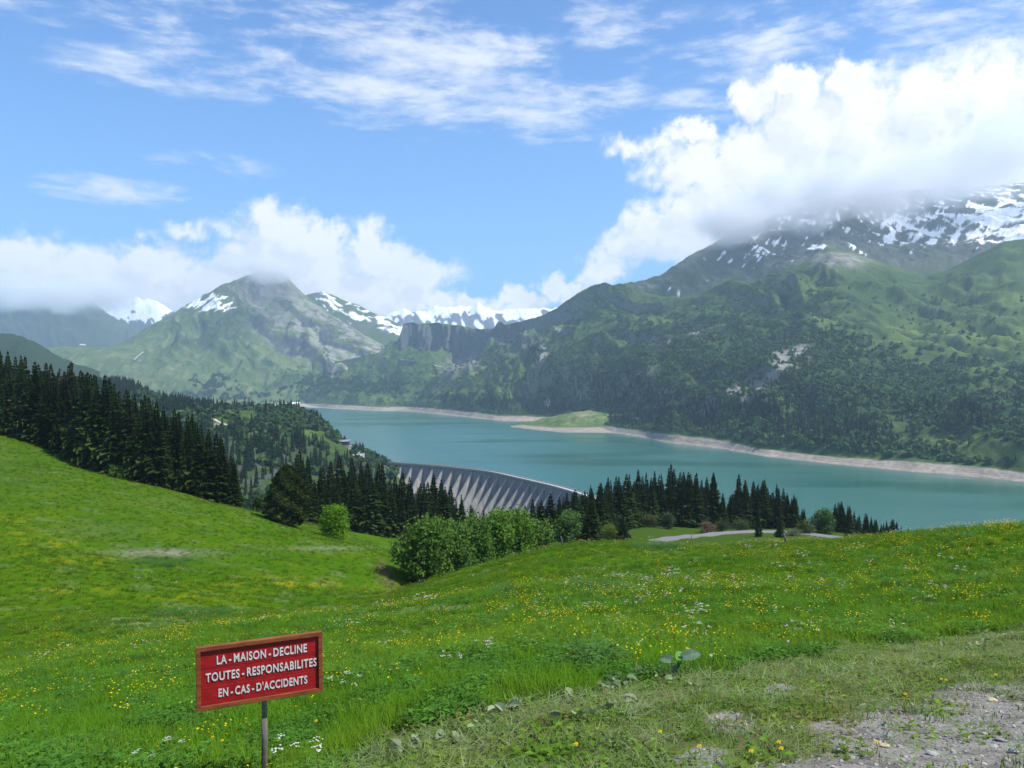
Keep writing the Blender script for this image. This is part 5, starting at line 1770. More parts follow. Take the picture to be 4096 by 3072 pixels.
def road_on(name, pts, width, n, label=None):
    """a road with its own level bed: left and right edges keep one height"""
    ctr = near_line(pts, n)
    zz = np.array([p.z for p in ctr])
    zz = np.convolve(np.pad(zz, 4, 'edge'), np.ones(9) / 9, 'valid')
    V, Fq = [], []
    for i, p in enumerate(ctr):
        d = ctr[min(i + 1, n - 1)] - ctr[max(i - 1, 0)]
        d.z = 0
        d.normalize()
        s = Vector((d.y, -d.x, 0)) * width / 2
        zmax = max(near_z(p.x + k * s.x, p.y + k * s.y) for k in (-1, -.5, 0, .5, 1))
        z_ = max(zz[i], zmax) + .12
        for q, dz in ((p - s * 1.15, -1.2), (p - s, 0), (p + s, 0), (p + s * 1.15, -1.2)):
            V.append((q.x, q.y, z_ + dz))
        if i:
            for j in range(3):
                Fq.append((4 * i - 4 + j, 4 * i - 3 + j, 4 * i + 1 + j, 4 * i + j))
    me = bpy.data.meshes.new(name)
    me.from_pydata(V, [], Fq)
    me.update()
    tag(link(name, me, m_asph), label, kind='structure')


road_on('road', [(655, 175), (672, 200), (692, 222), (715, 236), (745, 246), (775, 247), (805, 243), (830, 238), (850, 238), (872, 242), (900, 246)], 4.2, 60)

# ------------------------------------------------------------------ sign
m_red = simple_mat('red_paint', (0.36, 0.006, 0.010), 0.5, 0.38, 9.0, bump=.12, spec=.5, stretch=(1.0, 1.0, 4))
m_frame = simple_mat('varnished_wood', (0.26, 0.085, 0.030), 0.6, 0.0, 10.0, col2=(0.15, 0.042, 0.018), bump=.2, spec=.15, stretch=(.5, 1, 3))
m_letter = simple_mat('white_letters', (0.62, 0.62, 0.60), 0.55, 0.15, 60.0)
m_pole_g = simple_mat('grey_pole', (0.36, 0.36, 0.35), 0.6, 0.0, 25.0, col2=(0.20, 0.19, 0.18), bump=.3)
m_pole_w = simple_mat('weathered_pole', (0.035, 0.028, 0.022), 0.85, 0.0, 14.0, col2=(0.15, 0.135, 0.115), bump=.8, stretch=(1, 1, .18))
tl, tr, bl_, br = P(194.9, 647.9, 5.6), P(321, 631, 5.95), P(197, 711, 5.6), P(323.4, 690.8, 5.95)
ctr = (tl + tr + bl_ + br) / 4
ux = ((tr - tl) + (br - bl_)) / 2
Wd = ux.length
ux.normalize()
uz = ((tl - bl_) + (tr - br)) / 2
uz = (uz - ux * uz.dot(ux))
Hd = uz.length
uz.normalize()
uy = uz.cross(ux)          # away from the viewer
sign = bpy.data.objects.new('warning_sign', None)
COL.objects.link(sign)
sign.matrix_world = Matrix(((ux.x, uy.x, uz.x, ctr.x), (ux.y, uy.y, uz.y, ctr.y), (ux.z, uy.z, uz.z, ctr.z), (0, 0, 0, 1)))
tag(sign, 'red wooden sign with white French lettering and brown frame on a thin post', 'sign')
fw, fd = .030, .034
npl = 3
for k in range(npl):
    hh_ = (Hd - 2 * fw) / npl
    o = MB().box((0, .004 + .0015 * (k % 2), -Hd / 2 + fw + hh_ * (k + .5)), (Wd - 2 * fw + .004, .016, hh_ - .0012)).build('plank', m_red, sign, bevel=.0012)
MB().box((0, .02, 0), (Wd - 2 * fw + .002, .012, Hd - 2 * fw + .002)).build('backing', m_red, sign)


def bar(a, b, c_, d):
    z0, z1 = -.022, .022
    return MB().hexa([(a[0], z0, a[1]), (b[0], z0, b[1]), (b[0], z1, b[1]), (a[0], z1, a[1]), (d[0], z0, d[1]), (c_[0], z0, c_[1]), (c_[0], z1, c_[1]), (d[0], z1, d[1])])


w2, h2, g2 = Wd / 2, Hd / 2, .0006
bar((-w2 + g2, h2), (w2 - g2, h2), (w2 - fw, h2 - fw + g2), (-w2 + fw, h2 - fw + g2)).build('frame_bar', m_frame, sign, bevel=.002)
bar((-w2 + g2, -h2), (w2 - g2, -h2), (w2 - fw, -h2 + fw - g2), (-w2 + fw, -h2 + fw - g2)).build('frame_bar', m_frame, sign, bevel=.002)
bar((-w2, -h2 + g2), (-w2, h2 - g2), (-w2 + fw - g2, h2 - fw), (-w2 + fw - g2, -h2 + fw)).build('frame_bar', m_frame, sign, bevel=.002)
bar((w2, -h2 + g2), (w2, h2 - g2), (w2 - fw + g2, h2 - fw), (w2 - fw + g2, -h2 + fw)).build('frame_bar', m_frame, sign, bevel=.002)


def lettering(txt, u0, u1, vc, hgt):
    cu = bpy.data.curves.new('text', 'FONT')
    cu.body = txt
    cu.extrude = .12
    cu.offset = .018
    cu.space_character = 1.1
    cu.space_word = .5
    cu.resolution_u = 3
    o = bpy.data.objects.new('text', cu)
    COL.objects.link(o)
    bpy.context.view_layer.update()
    me = bpy.data.meshes.new_from_object(o.evaluated_get(bpy.context.evaluated_depsgraph_get()))
    bpy.data.objects.remove(o)
    v = np.empty(len(me.vertices) * 3)
    me.vertices.foreach_get('co', v)
    v = v.reshape(-1, 3)
    lo_, hi_ = v.min(0), v.max(0)
    x0_, x1_ = (u0 - .5) * Wd, (u1 - .5) * Wd
    nx = x0_ + (v[:, 0] - lo_[0]) / (hi_[0] - lo_[0]) * (x1_ - x0_)
    nz = (.5 - vc) * Hd + ((v[:, 1] - lo_[1]) / (hi_[1] - lo_[1]) - .5) * hgt
    ny = -.0045 - (v[:, 2] - lo_[2]) / (hi_[2] - lo_[2]) * .004
    me.vertices.foreach_set('co', np.stack([nx, ny, nz], -1).ravel())
    me.update()
    me.materials.clear()
    me.materials.append(m_letter)
    link('lettering', me, None, sign)


lettering('LA - MAISON - DECLINE', .158, .872, .243, .060)
lettering('TOUTES - RESPONSABILITES', .072, .952, .497, .060)
lettering("EN - CAS - D'ACCIDENTS", .168, .872, .763, .060)
pc = P(262.3, 701, 5.80)
inv = sign.matrix_world.inverted()
pa = inv @ (pc + Vector((0, .035, .26)))
pb = inv @ (pc + Vector((.004, .035, -.13)))
pd_ = inv @ (P(265.2, 780, 5.87) + Vector((0, 0, -.85)))
MB().tube([pa, pb], [.019, .0195], 12).build('pole', m_pole_g, sign, smooth=True)
N_ = 9
pts = [pb.lerp(pd_, i / (N_ - 1)) + Vector((random.uniform(-.0015, .0015), 0, 0)) for i in range(N_)]
MB().tube(pts, [.0215 + random.uniform(-.001, .0015) for _ in pts], 12).build('post', m_pole_w, sign, smooth=True)

# ------------------------------------------------------------------ old fence posts
m_post = simple_mat('silver_post', (0.17, 0.15, 0.125), 0.95, 0.4, 8.0, bump=.6, stretch=(1, 1, .2))
for (a, b, ln, lean, rd, lb) in [(562.8, 88, .98, -.20, .075, 'thin grey fence post leaning left in the middle of the meadow'), (787.2, 60, .80, -.34, .090, 'stout weathered fence post leaning left near the meadow brow on the right'),
                                 (691.2, 200, 1.0, .05, .09, 'tiny pale post beside the road behind the meadow')]:
    p = near_pt(a, b)
    o = MB().tube([(0, 0, -.25), (lean * .5 * ln, 0, ln * .5), (lean * ln, 0, ln * .97), (lean * ln * 1.02, 0, ln)], [rd, rd * .95, rd * .9, rd * .6], 9).build('fence_post', m_post, None, True, p)
    tag(o, lb, 'post', 'old fence posts')


# ------------------------------------------------------------------ meadow plants near the camera
def clump(seed, n, rad, h0, h1, w, bend, col, colv=.25, flat=0.0, mat=None, tip=None, seg=3):
    r = random.Random(seed)
    T_ = TriBag()
    for i in range(n):
        a = r.uniform(0, 6.283)
        q = rad * math.sqrt(r.random())
        p = Vector((math.cos(a) * q, math.sin(a) * q, -.02))
        h = r.uniform(h0, h1)
        da = r.uniform(0, 6.283)
        dv = Vector((math.cos(da), math.sin(da), 0))
        be = bend * r.uniform(.4, 1.4)
        s = Vector((-dv.y, dv.x, 0)) * w * r.uniform(.7, 1.3) / 2
        g = r.uniform(1 - colv, 1 + colv)
        c_ = (col[0] * g, col[1] * g, col[2] * g)
        pr_ = None
        for k in range(seg + 1):
            t = k / seg
            up = h * t * (1 - flat)
            c = p + dv * (be * h * t * t + flat * h * t) + Vector((0, 0, up + (.02 + r.uniform(0, .03) if flat else 0)))
            ww = s * (1 - t ** 1.6)
            cc = c_ if not tip else tuple(c_[j] * (1 - t) + tip[j] * t for j in range(3))
            if pr_ is not None:
                if k == seg:
                    T_.tri(pr_[0], pr_[1], c, cc)
                else:
                    T_.quad(pr_[0], pr_[1], c + ww, c - ww, cc)
            pr_ = (c - ww, c + ww)
    me = T_.mesh('clump', mat or m_inst)
    return me


def herb(seed, n, rad, h, leaf, col):
    """broad leaves on short stalks"""
    r = random.Random(seed)
    T_ = TriBag()
    for i in range(n):
        a = r.uniform(0, 6.283)
        q = rad * math.sqrt(r.random())
        z = h * r.uniform(.25, 1)
        c = Vector((math.cos(a) * q, math.sin(a) * q, z))
        d = Vector((math.cos(a + r.uniform(-1, 1)), math.sin(a + r.uniform(-1, 1)), r.uniform(-.2, .6))).normalized()
        s = d.cross(Vector((0, 0, 1))).normalized()
        L = leaf * r.uniform(.6, 1.3)
        g = r.uniform(.75, 1.3)
        c_ = tuple(x * g for x in col)
        dn = Vector((0, 0, -.25 * L))
        T_.quad(c, c + d * L * .5 + s * L * .32, c + d * L + dn, c + d * L * .5 - s * L * .32, c_)
        T_.tri(Vector((c.x * .5, c.y * .5, 0)), Vector((c.x * .5 + .004, c.y * .5, 0)), c, c_)
    return T_.mesh('herb', m_inst)


def flowers(seed, n, rad, h0, h1, kind, col):
    r = random.Random(seed)
    T_ = TriBag()
    for i in range(n):
        a = r.uniform(0, 6.283)
        q = rad * math.sqrt(r.random())
        h = r.uniform(h0, h1)
        b = Vector((math.cos(a) * q, math.sin(a) * q, 0))
        t = b + Vector((r.uniform(-.05, .05), r.uniform(-.05, .05), h))
        T_.tri(b - Vector((.003, 0, 0)), b + Vector((.003, 0, 0)), t, (.04, .09, .015))
        if kind == 'cup':
            m_ = 5
            s = r.uniform(.008, .014)
            nrm = Vector((r.uniform(-.5, .5), r.uniform(-.7, .2), 1)).normalized()
            u = nrm.orthogonal().normalized()
            v = nrm.cross(u)
            for k in range(m_):
                a0, a1 = 6.283 * k / m_, 6.283 * (k + 1) / m_
                T_.tri(t, t + (u * math.cos(a0) + v * math.sin(a0)) * s + nrm * s * .3, t + (u * math.cos(a1) + v * math.sin(a1)) * s + nrm * s * .3, col)
        else:
            for k in range(9):
                c = t + Vector((r.gauss(0, .016), r.gauss(0, .016), r.uniform(-.006, .008)))
                s = r.uniform(.006, .011)
                T_.tri(c + Vector((s, 0, 0)), c + Vector((-s * .5, s * .87, 0)), c + Vector((-s * .5, -s * .87, .003)), col)
    return T_.mesh('flowers', m_inst)


W1 = (1, 1, 1)
# colours of the clumps are relative; the point's tint is multiplied in
PLANTS = proto_collection('meadow_plants', [
    clump(1, 40, .15, .07, .19, .008, .8, W1), clump(2, 38, .15, .05, .15, .009, 1.0, W1), clump(3, 44, .17, .09, .24, .007, .7, W1),           # 0-2 grass
    herb(4, 30, .15, .12, .055, W1), herb(5, 44, .18, .15, .040, W1),                                                                              # 3-4 leafy herbs
    clump(6, 30, .15, .03, .075, .007, .5, W1), clump(7, 26, .13, .02, .055, .009, .8, W1),                                                        # 5-6 cut turf
    clump(8, 24, .18, .05, .17, .006, .25, W1, flat=.85), clump(9, 20, .20, .06, .22, .007, .2, W1, flat=.80),                                     # 7-8 hay lying flat
    flowers(10, 6, .16, .12, .24, 'cup', W1), flowers(11, 11, .22, .10, .24, 'cup', W1),                                                            # 9-10 cups
    flowers(12, 4, .14, .14, .28, 'umbel', W1), flowers(13, 7, .22, .13, .27, 'umbel', W1),                                                         # 11-12 umbels
    clump(14, 9, .12, .18, .36, .004, .15, W1),                                                                                                    # 13 thin stalks
    herb(15, 16, .10, .05, .05, W1),                                                                                                               # 14 low rosettes
])

g_ = np.random.default_rng(77)
bands = [(3.2, 6.5, 160), (6.5, 10, 95), (10, 17, 52), (17, 30, 20), (30, 52, 7.5), (52, 90, 2.6), (90, 205, 0.85)]
PTS, SCL, IDX, TNT = [], [], [], []
FP, FS, FI, FT = [], [], [], []


def keep(n, Y0, Y1):
    y = np.sqrt(g_.uniform(Y0 * Y0, Y1 * Y1, n))
    u = g_.uniform(-1, 1, n) * (.72 if Y0 >= 10 else 1.0)
    return u * y, y


for (Y0, Y1, dn) in bands:
    n = int((1.44 if Y0 >= 10 else 2.0) * (Y1 ** 2 - Y0 ** 2) / 2 * dn)
    x, y = keep(n, Y0, Y1)
    pxx, pyy, mw, gr, yl = zones(x, y)
    z = near_z(x, y)
    # not behind the brows
    vis = (pyy > 425) & ((y < 120) | (pxx < 420)) & (y < 205)
    vis &= ~((pxx > 430) & (y > 112))
    edge_y = np.interp(pxx, [a for a, b in E_LEFT] + [290, 330, 420], [b for a, b in E_LEFT] + [200, 200, 150])
    vis &= (pxx > 430) | (y < edge_y)
    inm = mw > .5
    bare = g_.random(n) < gr * .93
    vis &= ~((np.abs(pxx - 263.5) < 13) & (y < 6.6))
    ok = vis & ~bare & ~(inm & (g_.random(n) < .12))
    x, y, z, mw, gr, yl, inm, pxx, pyy = [q[ok] for q in (x, y, z, mw, gr, yl, inm, pxx, pyy)]
    n = len(x)
    nz1 = fbm(x / 2.6, y / 2.6, 3, 301)
    nz2 = fbm(x / .8, y / .8, 3, 302)
    nz3 = fbm(x / 11, y / 11, 3, 303)
    r1 = g_.random(n)
    idx = np.where(r1 < .36, 0, np.where(r1 < .66, 1, 2))
    hb = (nz2 + .4 * nz1 > .10) & (g_.random(n) < .75)
    idx = np.where(hb, np.where(g_.random(n) < .5, 3, 4), idx)
    idx = np.where((g_.random(n) < .025) & ~hb, 13, idx)
    pm = np.clip(np.maximum.reduce([blob(pxx, pyy, 165, 562, 44, 6), blob(pxx, pyy, 190, 614, 50, 4), blob(pxx, pyy, 600, 588, 36, 4), .9 * blob(pxx, pyy, 655, 548, 30, 4), blob(pxx, pyy, 596, 668, 16, 9), blob(pxx, pyy, 506, 593, 12, 3)]), 0, 1)
    lush = (pm > .35) & (g_.random(n) < .9)
    idx = np.where(lush, 4, idx)
    rm = g_.random(n)
    hay = sstep(-.15, .45, fbm(x / 1.1, y / 1.1, 4, 305) + .35 * np.exp(-((pyy - line_y(pxx, MOWN_TOP) - 14) / 22.0) ** 2))
    idxm = np.where(rm < .10 + .55 * hay, np.where(g_.random(n) < .5, 7, 8), np.where(rm < .85, np.where(g_.random(n) < .5, 5, 6), 14))
    idx = np.where(inm, idxm, idx)
    s = (1 + .55 * sstep(10, 60, y) + .5 * sstep(60, 150, y)) * g_.uniform(.75, 1.25, n)
    s *= np.where(inm, 1.0, .85 + .35 * np.clip(nz1 + .3, -.5, 1))
    s *= np.where((y < 6) & ~inm, .8, 1)
    tn = np.zeros((n, 3)) + np.array([.070, .165, .008])
    farf = sstep(25, 80, y)
    tn = mixc(tn, [.105, .180, .009], sstep(-.3, .5, nz3 + .5 * nz1) * .7)
    tn = mixc(tn, [.034, .095, .007], sstep(.0, .45, nz2 - .2 * nz3) * .75 * (1 - .6 * farf))
    tn = mixc(tn, [.055, .145, .022], (hb * .7 * (1 - .7 * farf)))
    tn = tn * (1 - .25 * farf)[:, None]
    tn = mixc(tn, [.19, .17, .055], ((idx == 13) * .8))
    tn = mixc(tn, [.050, .115, .028], lush * .85)
    s = s * (1 + .7 * lush)
    tnm = np.zeros((n, 3)) + np.array([.070, .135, .014])
    tnm = mixc(tnm, [.130, .165, .030], sstep(-.2, .5, nz2) * .7)
    tnm = mixc(tnm, [.175, .215, .105], np.isin(idx, (7, 8)) * g_.uniform(.1, 1.0, n))
    tnm = mixc(tnm, [.14, .11, .05], (g_.random(n) < .08) * .8)
    tn = np.where(inm[:, None], tnm, tn)
    tn *= (1.12 + .12 * inm)[:, None] * g_.uniform(.70, 1.30, n)[:, None]
    PTS.append(np.stack([x, y, z], -1))
    SCL.append(np.stack([s, s, s * g_.uniform(.8, 1.2, n)], -1))
    IDX.append(idx)
    TNT.append(tn)
    # flowers
    fd = {3.2: 9, 6.5: 10, 10: 9, 17: 6.5, 30: 3.6, 52: 1.6, 90: .5}[Y0]
    m_ = int((1.44 if Y0 >= 10 else 2.0) * (Y1 ** 2 - Y0 ** 2) / 2 * fd)
    x, y = keep(m_, Y0, Y1)
    pxx, pyy, mw, gr, yl = zones(x, y)
    z = near_z(x, y)
    cl1 = fbm(x / 1.3, y / 1.8, 3, 311)
    cl2 = fbm(x / 1.9, y / 2.2, 3, 312)
    py_ = np.clip(.12 + .9 * yl + .9 * sstep(.22, .5, cl1), 0, 1)
    pw_ = np.clip(.05 + 1.1 * sstep(.26, .5, cl2) * sstep(450, 700, pxx) + .5 * blob(pxx, pyy, 440, 607, 80, 5) + .5 * blob(pxx, pyy, 640, 585, 80, 12), 0, 1)
    rr_ = g_.random(m_)
    ty = rr_ < py_ * .62
    tw = (~ty) & (rr_ > 1 - pw_ * .24)
    ok = (ty | tw) & (mw < .35) & ~((np.abs(pxx - 263.5) < 12) & (y < 6.6)) & (gr < .2) & (pyy > 430) & ~((pxx > 430) & (y > 112)) & (y < 200)
    edge_y = np.interp(pxx, [a for a, b in E_LEFT] + [290, 330, 420], [b for a, b in E_LEFT] + [200, 200, 150])
    ok &= (pxx > 430) | (y < edge_y)
    x, y, z, ty = x[ok], y[ok], z[ok], ty[ok]
    k = len(x)
    s = (1 + .6 * sstep(8, 40, y) + .9 * sstep(40, 150, y)) * g_.uniform(.8, 1.2, k)
    FP.append(np.stack([x, y, z + .02], -1))
    FS.append(np.stack([s, s, s], -1))
    FI.append(np.where(ty, g_.integers(9, 11, k), g_.integers(11, 13, k)))
    wh = g_.random(k)[:, None]
    FT.append(np.where(ty[:, None], np.array([.72, .56, .012]) * g_.uniform(.8, 1.1, (k, 1)), np.where(wh < .62, np.array([.68, .70, .66]), np.where(wh < .97, np.array([.60, .42, .55]), np.array([.20, .20, .55])))))

pts = np.concatenate(PTS)
n = len(pts)
rot = np.stack([g_.uniform(-.12, .12, n), g_.uniform(-.12, .12, n), g_.uniform(0, 6.28, n)], -1)
scatter('meadow_grass', pts, rot, np.concatenate(SCL), np.concatenate(IDX), np.concatenate(TNT), PLANTS, 'dense green meadow grass and herbs with mown strip in front')
pts = np.concatenate(FP)
n2_ = len(pts)
rot = np.stack([g_.uniform(-.1, .1, n2_), g_.uniform(-.1, .1, n2_), g_.uniform(0, 6.28, n2_)], -1)
scatter('wild_flowers', pts, rot, np.concatenate(FS), np.concatenate(FI), np.concatenate(FT), PLANTS, 'yellow, white and pink wild flowers scattered through the meadow')
print('plants', n, n2_)


# ------------------------------------------------------------------ stones
def stone_mesh(seed, flat=.5):
    import bmesh
    r = random.Random(seed)
    bm = bmesh.new()
    bmesh.ops.create_icosphere(bm, subdivisions=2, radius=.5)
    pl = [(Vector((r.gauss(0, 1), r.gauss(0, 1), r.gauss(0, 1))).normalized(), r.uniform(.28, .42)) for _ in range(9)]
    for v in bm.verts:
        for nrm_, d in pl:
            k = v.co.dot(nrm_)
            if k > d:
                v.co -= nrm_ * (k - d)
        v.co.x *= 1.0 + .3 * r.random() * .2
        v.co.z *= flat
    me = bpy.data.meshes.new('stone')
    bm.to_mesh(me)
    bm.free()
    return me


m_stones = [simple_mat('pale_stone', (0.42, 0.41, 0.38), .9, .3, 9, bump=.3), simple_mat('grey_stone', (0.26, 0.265, 0.27), .9, .3, 9, bump=.3), simple_mat('bluish_stone', (0.30, 0.33, 0.42), .8, .2, 9, bump=.3),
            simple_mat('yellowish_stone', (0.46, 0.42, 0.24), .9, .2, 9, bump=.3), simple_mat('brown_stone', (0.20, 0.165, 0.13), .9, .3, 9, bump=.3)]
SM = {}
for i in range(5):
    for k, mt in enumerate(m_stones):
        me = stone_mesh(40 + i, (.45, .6, .35, .5, .7)[i])
        me.materials.append(mt)
        SM[(i, k)] = me


def ground_at(px_, py_, y0=2.8, y1=60):
    lo_, hi_ = y0, y1
    f = lambda Y_: CY - F * float(near_z((px_ - CX) / F * Y_, Y_)) / Y_ - py_
    for _ in range(40):
        mid = math.sqrt(lo_ * hi_)
        if f(mid) > 0:
            lo_ = mid
        else:
            hi_ = mid
    X_ = (px_ - CX) / F * lo_
    return Vector((X_, lo_, float(near_z(X_, lo_))))


def stone(px_, py_, size, shp, mt, label, flatness=1.0):
    p = ground_at(px_, py_)
    o = link('stone', SM[(shp, mt)])
    s = size / F * p.y
    o.location = p + Vector((0, 0, s * .10))
    o.rotation_euler = (random.uniform(-.2, .2), random.uniform(-.2, .2), random.uniform(0, 6.28))
    o.scale = (s, s * .8, s * flatness)
    tag(o, label, 'stone', 'stones lying on the gravel')
    return o


stone(887.4, 737.5, 9.5, 1, 2, 'rounded bluish grey stone, the brightest blue one on the gravel', 1.25)
stone(885, 746.5, 13, 2, 3, 'flat yellowish stone just below the bluish one')
stone(845, 744, 6, 0, 2, 'small grey blue stone left of the bluish one', 1.1)
stone(933, 755, 15, 0, 0, 'largest pale stone at the bottom of the gravel right of the yellowish one')
stone(1013, 753, 13, 1, 0, 'big pale stone near the lower right corner of the gravel')
stone(994, 748, 9, 3, 0, 'pale stone just left of the big corner stone')
stone(1022, 764, 10, 3, 1, 'grey stone cut by the lower right corner of the picture')
stone(791, 730, 11, 4, 1, 'grey rough stone half hidden in grass left of the gravel')
stone(852, 758, 9, 2, 0, 'bright flat stone at the lower edge left of the largest pale one')
stone(993, 701, 12, 2, 3, 'flat sandy stone at the upper right of the gravel')
stone(950, 702, 10, 2, 1, 'dark flat slab at the upper edge of the gravel')
stone(1000, 741, 14, 2, 1, 'flat grey slab near the right edge of the gravel')
stone(727.6, 703, 5, 1, 0, 'small white round pebble in the mown grass')
stone(757, 765, 7, 4, 0, 'white stone on the bottom edge among short grass tufts')
stone(884, 726, 9, 4, 1, 'grey stone just above the bluish one')
stone(960, 690, 6, 1, 1, 'small dark stone where grass meets gravel on the right')
for i in range(70):
    while True:
        a, b = random.uniform(800, 1040), random.uniform(690, 768)
        if b > line_y(a, GRAV_TOP) + 6:
            break
    mk_ = random.choice((0, 0, 1, 1, 1, 4))
    where = 'left part' if a < 900 else 'right part'
    stone(a, b, random.choice((2.5, 3, 3, 4, 4, 5, 6.5)), random.randrange(5), mk_, 'small %s stone among others on the %s of the gravel' % (('pale', 'grey', 'bluish', 'yellowish', 'brownish')[mk_], where))

PEB = []
for i in range(4):
    me = stone_mesh(70 + i, .6)
    c_ = me.color_attributes.new('Col', 'FLOAT_COLOR', 'POINT')
    c_.data.foreach_set('color', np.ones(len(me.vertices) * 4, np.float32))
    PEB.append(me)
m_peb, N = mat_new('pebbles')
cc = N.n('ShaderNodeAttribute', attribute_name='tint', attribute_type='INSTANCER').outputs['Color']
b_ = N.n('ShaderNodeBsdfPrincipled', {'Base Color': cc, 'Roughness': .9, 'Specular IOR Level': .2})
N.n('ShaderNodeOutputMaterial', {'Surface': b_.outputs[0]})
for me in PEB:
    me.materials.append(m_peb)
PEBC = proto_collection('pebble_kinds', PEB)
n = 60000
y = np.sqrt(g_.uniform(3.0 ** 2, 11 ** 2, n))
x = g_.uniform(-.3, .75, n) * y
_, _, mw, gr, _ = zones(x, y)
ok = g_.random(n) < gr
x, y = x[ok], y[ok]
n = len(x)
z = near_z(x, y)
s = np.clip(g_.lognormal(-4.55, .55, n), .004, .045)
tv = g_.uniform(.09, .38, n)[:, None] * np.array([1.0, .95, .86])
scatter('gravel', np.stack([x, y, z], -1), g_.uniform(0, 6.28, (n, 3)) * np.array([.1, .1, 1]), np.stack([s * 1.3, s, s], -1), g_.integers(0, 4, n), tv, PEBC, 'loose grey gravel and grit at the edge of the mown grass')
print('pebbles', n)


# ------------------------------------------------------------------ butterbur plant and cut leaves
def big_leaf(L, W_, curl, col, seed, mat, fold=.18):
    """round toothed leaf with a folded middle, lying in x (length) and y"""
    r = random.Random(seed)
    n_, V, Fq, C_ = 10, [], [], []
    for i in range(n_ + 1):
        t = i / n_
        hw = W_ * .5 * (math.sin(math.pi * min(1, t * .93 + .07)) ** .55) * (1 + .07 * (-1) ** i)
        for j in range(-3, 4):
            s = j / 3
            x_ = L * t - (.14 * L * abs(s) * (1 - t))
            V.append((x_, hw * s, fold * abs(s) * hw * 2 - curl * L * t * t + .02 * L * r.uniform(-1, 1)))
            C_.append(tuple(c__ * (1 + .12 * r.uniform(-1, 1)) * (1.25 if j == 0 else 1) for c__ in col))
    for i in range(n_):
        for j in range(6):
            Fq.append((i * 7 + j, i * 7 + j + 1, (i + 1) * 7 + j + 1, (i + 1) * 7 + j))
    me = mesh_np('leaf', V, Fq, smooth=True, col=np.array(C_))
    me.materials.append(mat)
    return me


m_bleaf = leaf_mat('butterbur_leaf', .25, .1, .6)
root = bpy.data.objects.new('butterbur_plant', None)
COL.objects.link(root)
gp = ground_at(674, 680)
root.location = gp
tag(root, 'butterbur with three big grey green leaves on upright stalks at the meadow edge', 'plant')
k_ = gp.y / F          # metres per pixel at the plant
for (dx, dz, L, W_, rz, ry, col_, sd__) in [(-3, 19, 13, 11, 2.5, .35, (.13, .20, .12), 1), (5, 20, 12, 10, 1.2, .1, (.11, .27, .05), 2), (9, 23, 19, 12, .25, -.15, (.11, .18, .11), 3), (0, 15, 9, 8, -1.8, .5, (.12, .19, .11), 4)]:
    top_ = Vector((dx * k_, 0, dz * k_))
    MB().tube([(0, 0, -.02), (dx * k_ * .4, 0, dz * k_ * .5), top_], [.010, .008, .006], 6).build('stem', simple_mat('green_stalk', (.05, .09, .03), .7), root)
    o = link('leaf', big_leaf(L * k_, W_ * k_, .25, col_, sd__, m_bleaf), None, root)
    o.location = top_
    o.rotation_euler = (Matrix.Rotation(random.uniform(.75, 1.15), 3, 'X') @ Matrix.Rotation(rz, 3, 'Z') @ Matrix.Rotation(ry, 3, 'Y')).to_euler()

m_cut = leaf_mat('wilting_leaf', .15, .35, .8)
LEAVES = [big_leaf(.20, .17, .3, (.21, .27, .15), 21, m_cut, .35), big_leaf(.16, .14, -.25, (.17, .24, .12), 22, m_cut, .5), big_leaf(.24, .13, .2, (.24, .29, .17), 23, m_cut, .6), big_leaf(.13, .11, .4, (.13, .20, .09), 24, m_cut, .4)]
i_ = 0
for (x0_, y0_, x1_, y1_, n_, where) in [(475, 730, 525, 710, 16, 'left end of the cut windrow'), (560, 702, 600, 688, 5, 'middle of the cut windrow'), (602, 694, 640, 676, 30, 'thick pile left of the butterbur'),
                                        (640, 676, 700, 690, 12, 'litter under the butterbur plant'), (385, 762, 470, 738, 14, 'cut windrow right of the sign post'), (560, 725, 640, 705, 10, 'mown strip below the windrow'), (930, 655, 1020, 640, 9, 'hay on the right')]:
    for q in range(n_):
        t = (q + random.random()) / n_
        p = ground_at(x0_ + (x1_ - x0_) * t, y0_ + (y1_ - y0_) * t + random.uniform(-3, 4))
        o = link('cut_leaf', random.choice(LEAVES))
        o.location = p + Vector((0, 0, random.uniform(.04, .09)))
        o.rotation_euler = (random.uniform(-.6, .6), random.uniform(-.6, .6), random.uniform(0, 6.28))
        sc_ = random.uniform(.22, .52)
        o.scale = (sc_, sc_, sc_)
        tag(o, 'wilting grey green leaf lying in the ' + where, 'leaf', 'cut leaves in the ' + where)


# ------------------------------------------------------------------ dandelions and seed heads that can be told apart
m_dand = simple_mat('dandelion_yellow', (.80, .60, .01), .7)
m_stem = simple_mat('flower_stem', (.10, .15, .05), .8)
m_puff = simple_mat('seed_head', (.62, .63, .60), .9)


def head_mesh(r0, rings, mat, puff=False):
    T_ = TriBag()
    rr__ = random.Random(4)
    for i in range(70 if puff else 46):
        if puff:
            d = Vector((rr__.gauss(0, 1), rr__.gauss(0, 1), rr__.gauss(0, 1))).normalized()
        else:
            a = rr__.uniform(0, 6.283)
            e = rr__.uniform(.15, 1.3)
            d = Vector((math.cos(a) * math.cos(e), math.sin(a) * math.cos(e), math.sin(e) * .6)).normalized()
        s = d.orthogonal().normalized() * r0 * .22
        u = d.cross(s)
        T_.tri(d * r0 * .2 - s * .5, d * r0 * .2 + s * .5, d * r0, W1)
        T_.tri(d * r0 * .85 - u, d * r0 * .85 + u, d * r0 + s, W1)
    me = T_.mesh('flower_head', mat)
    return me


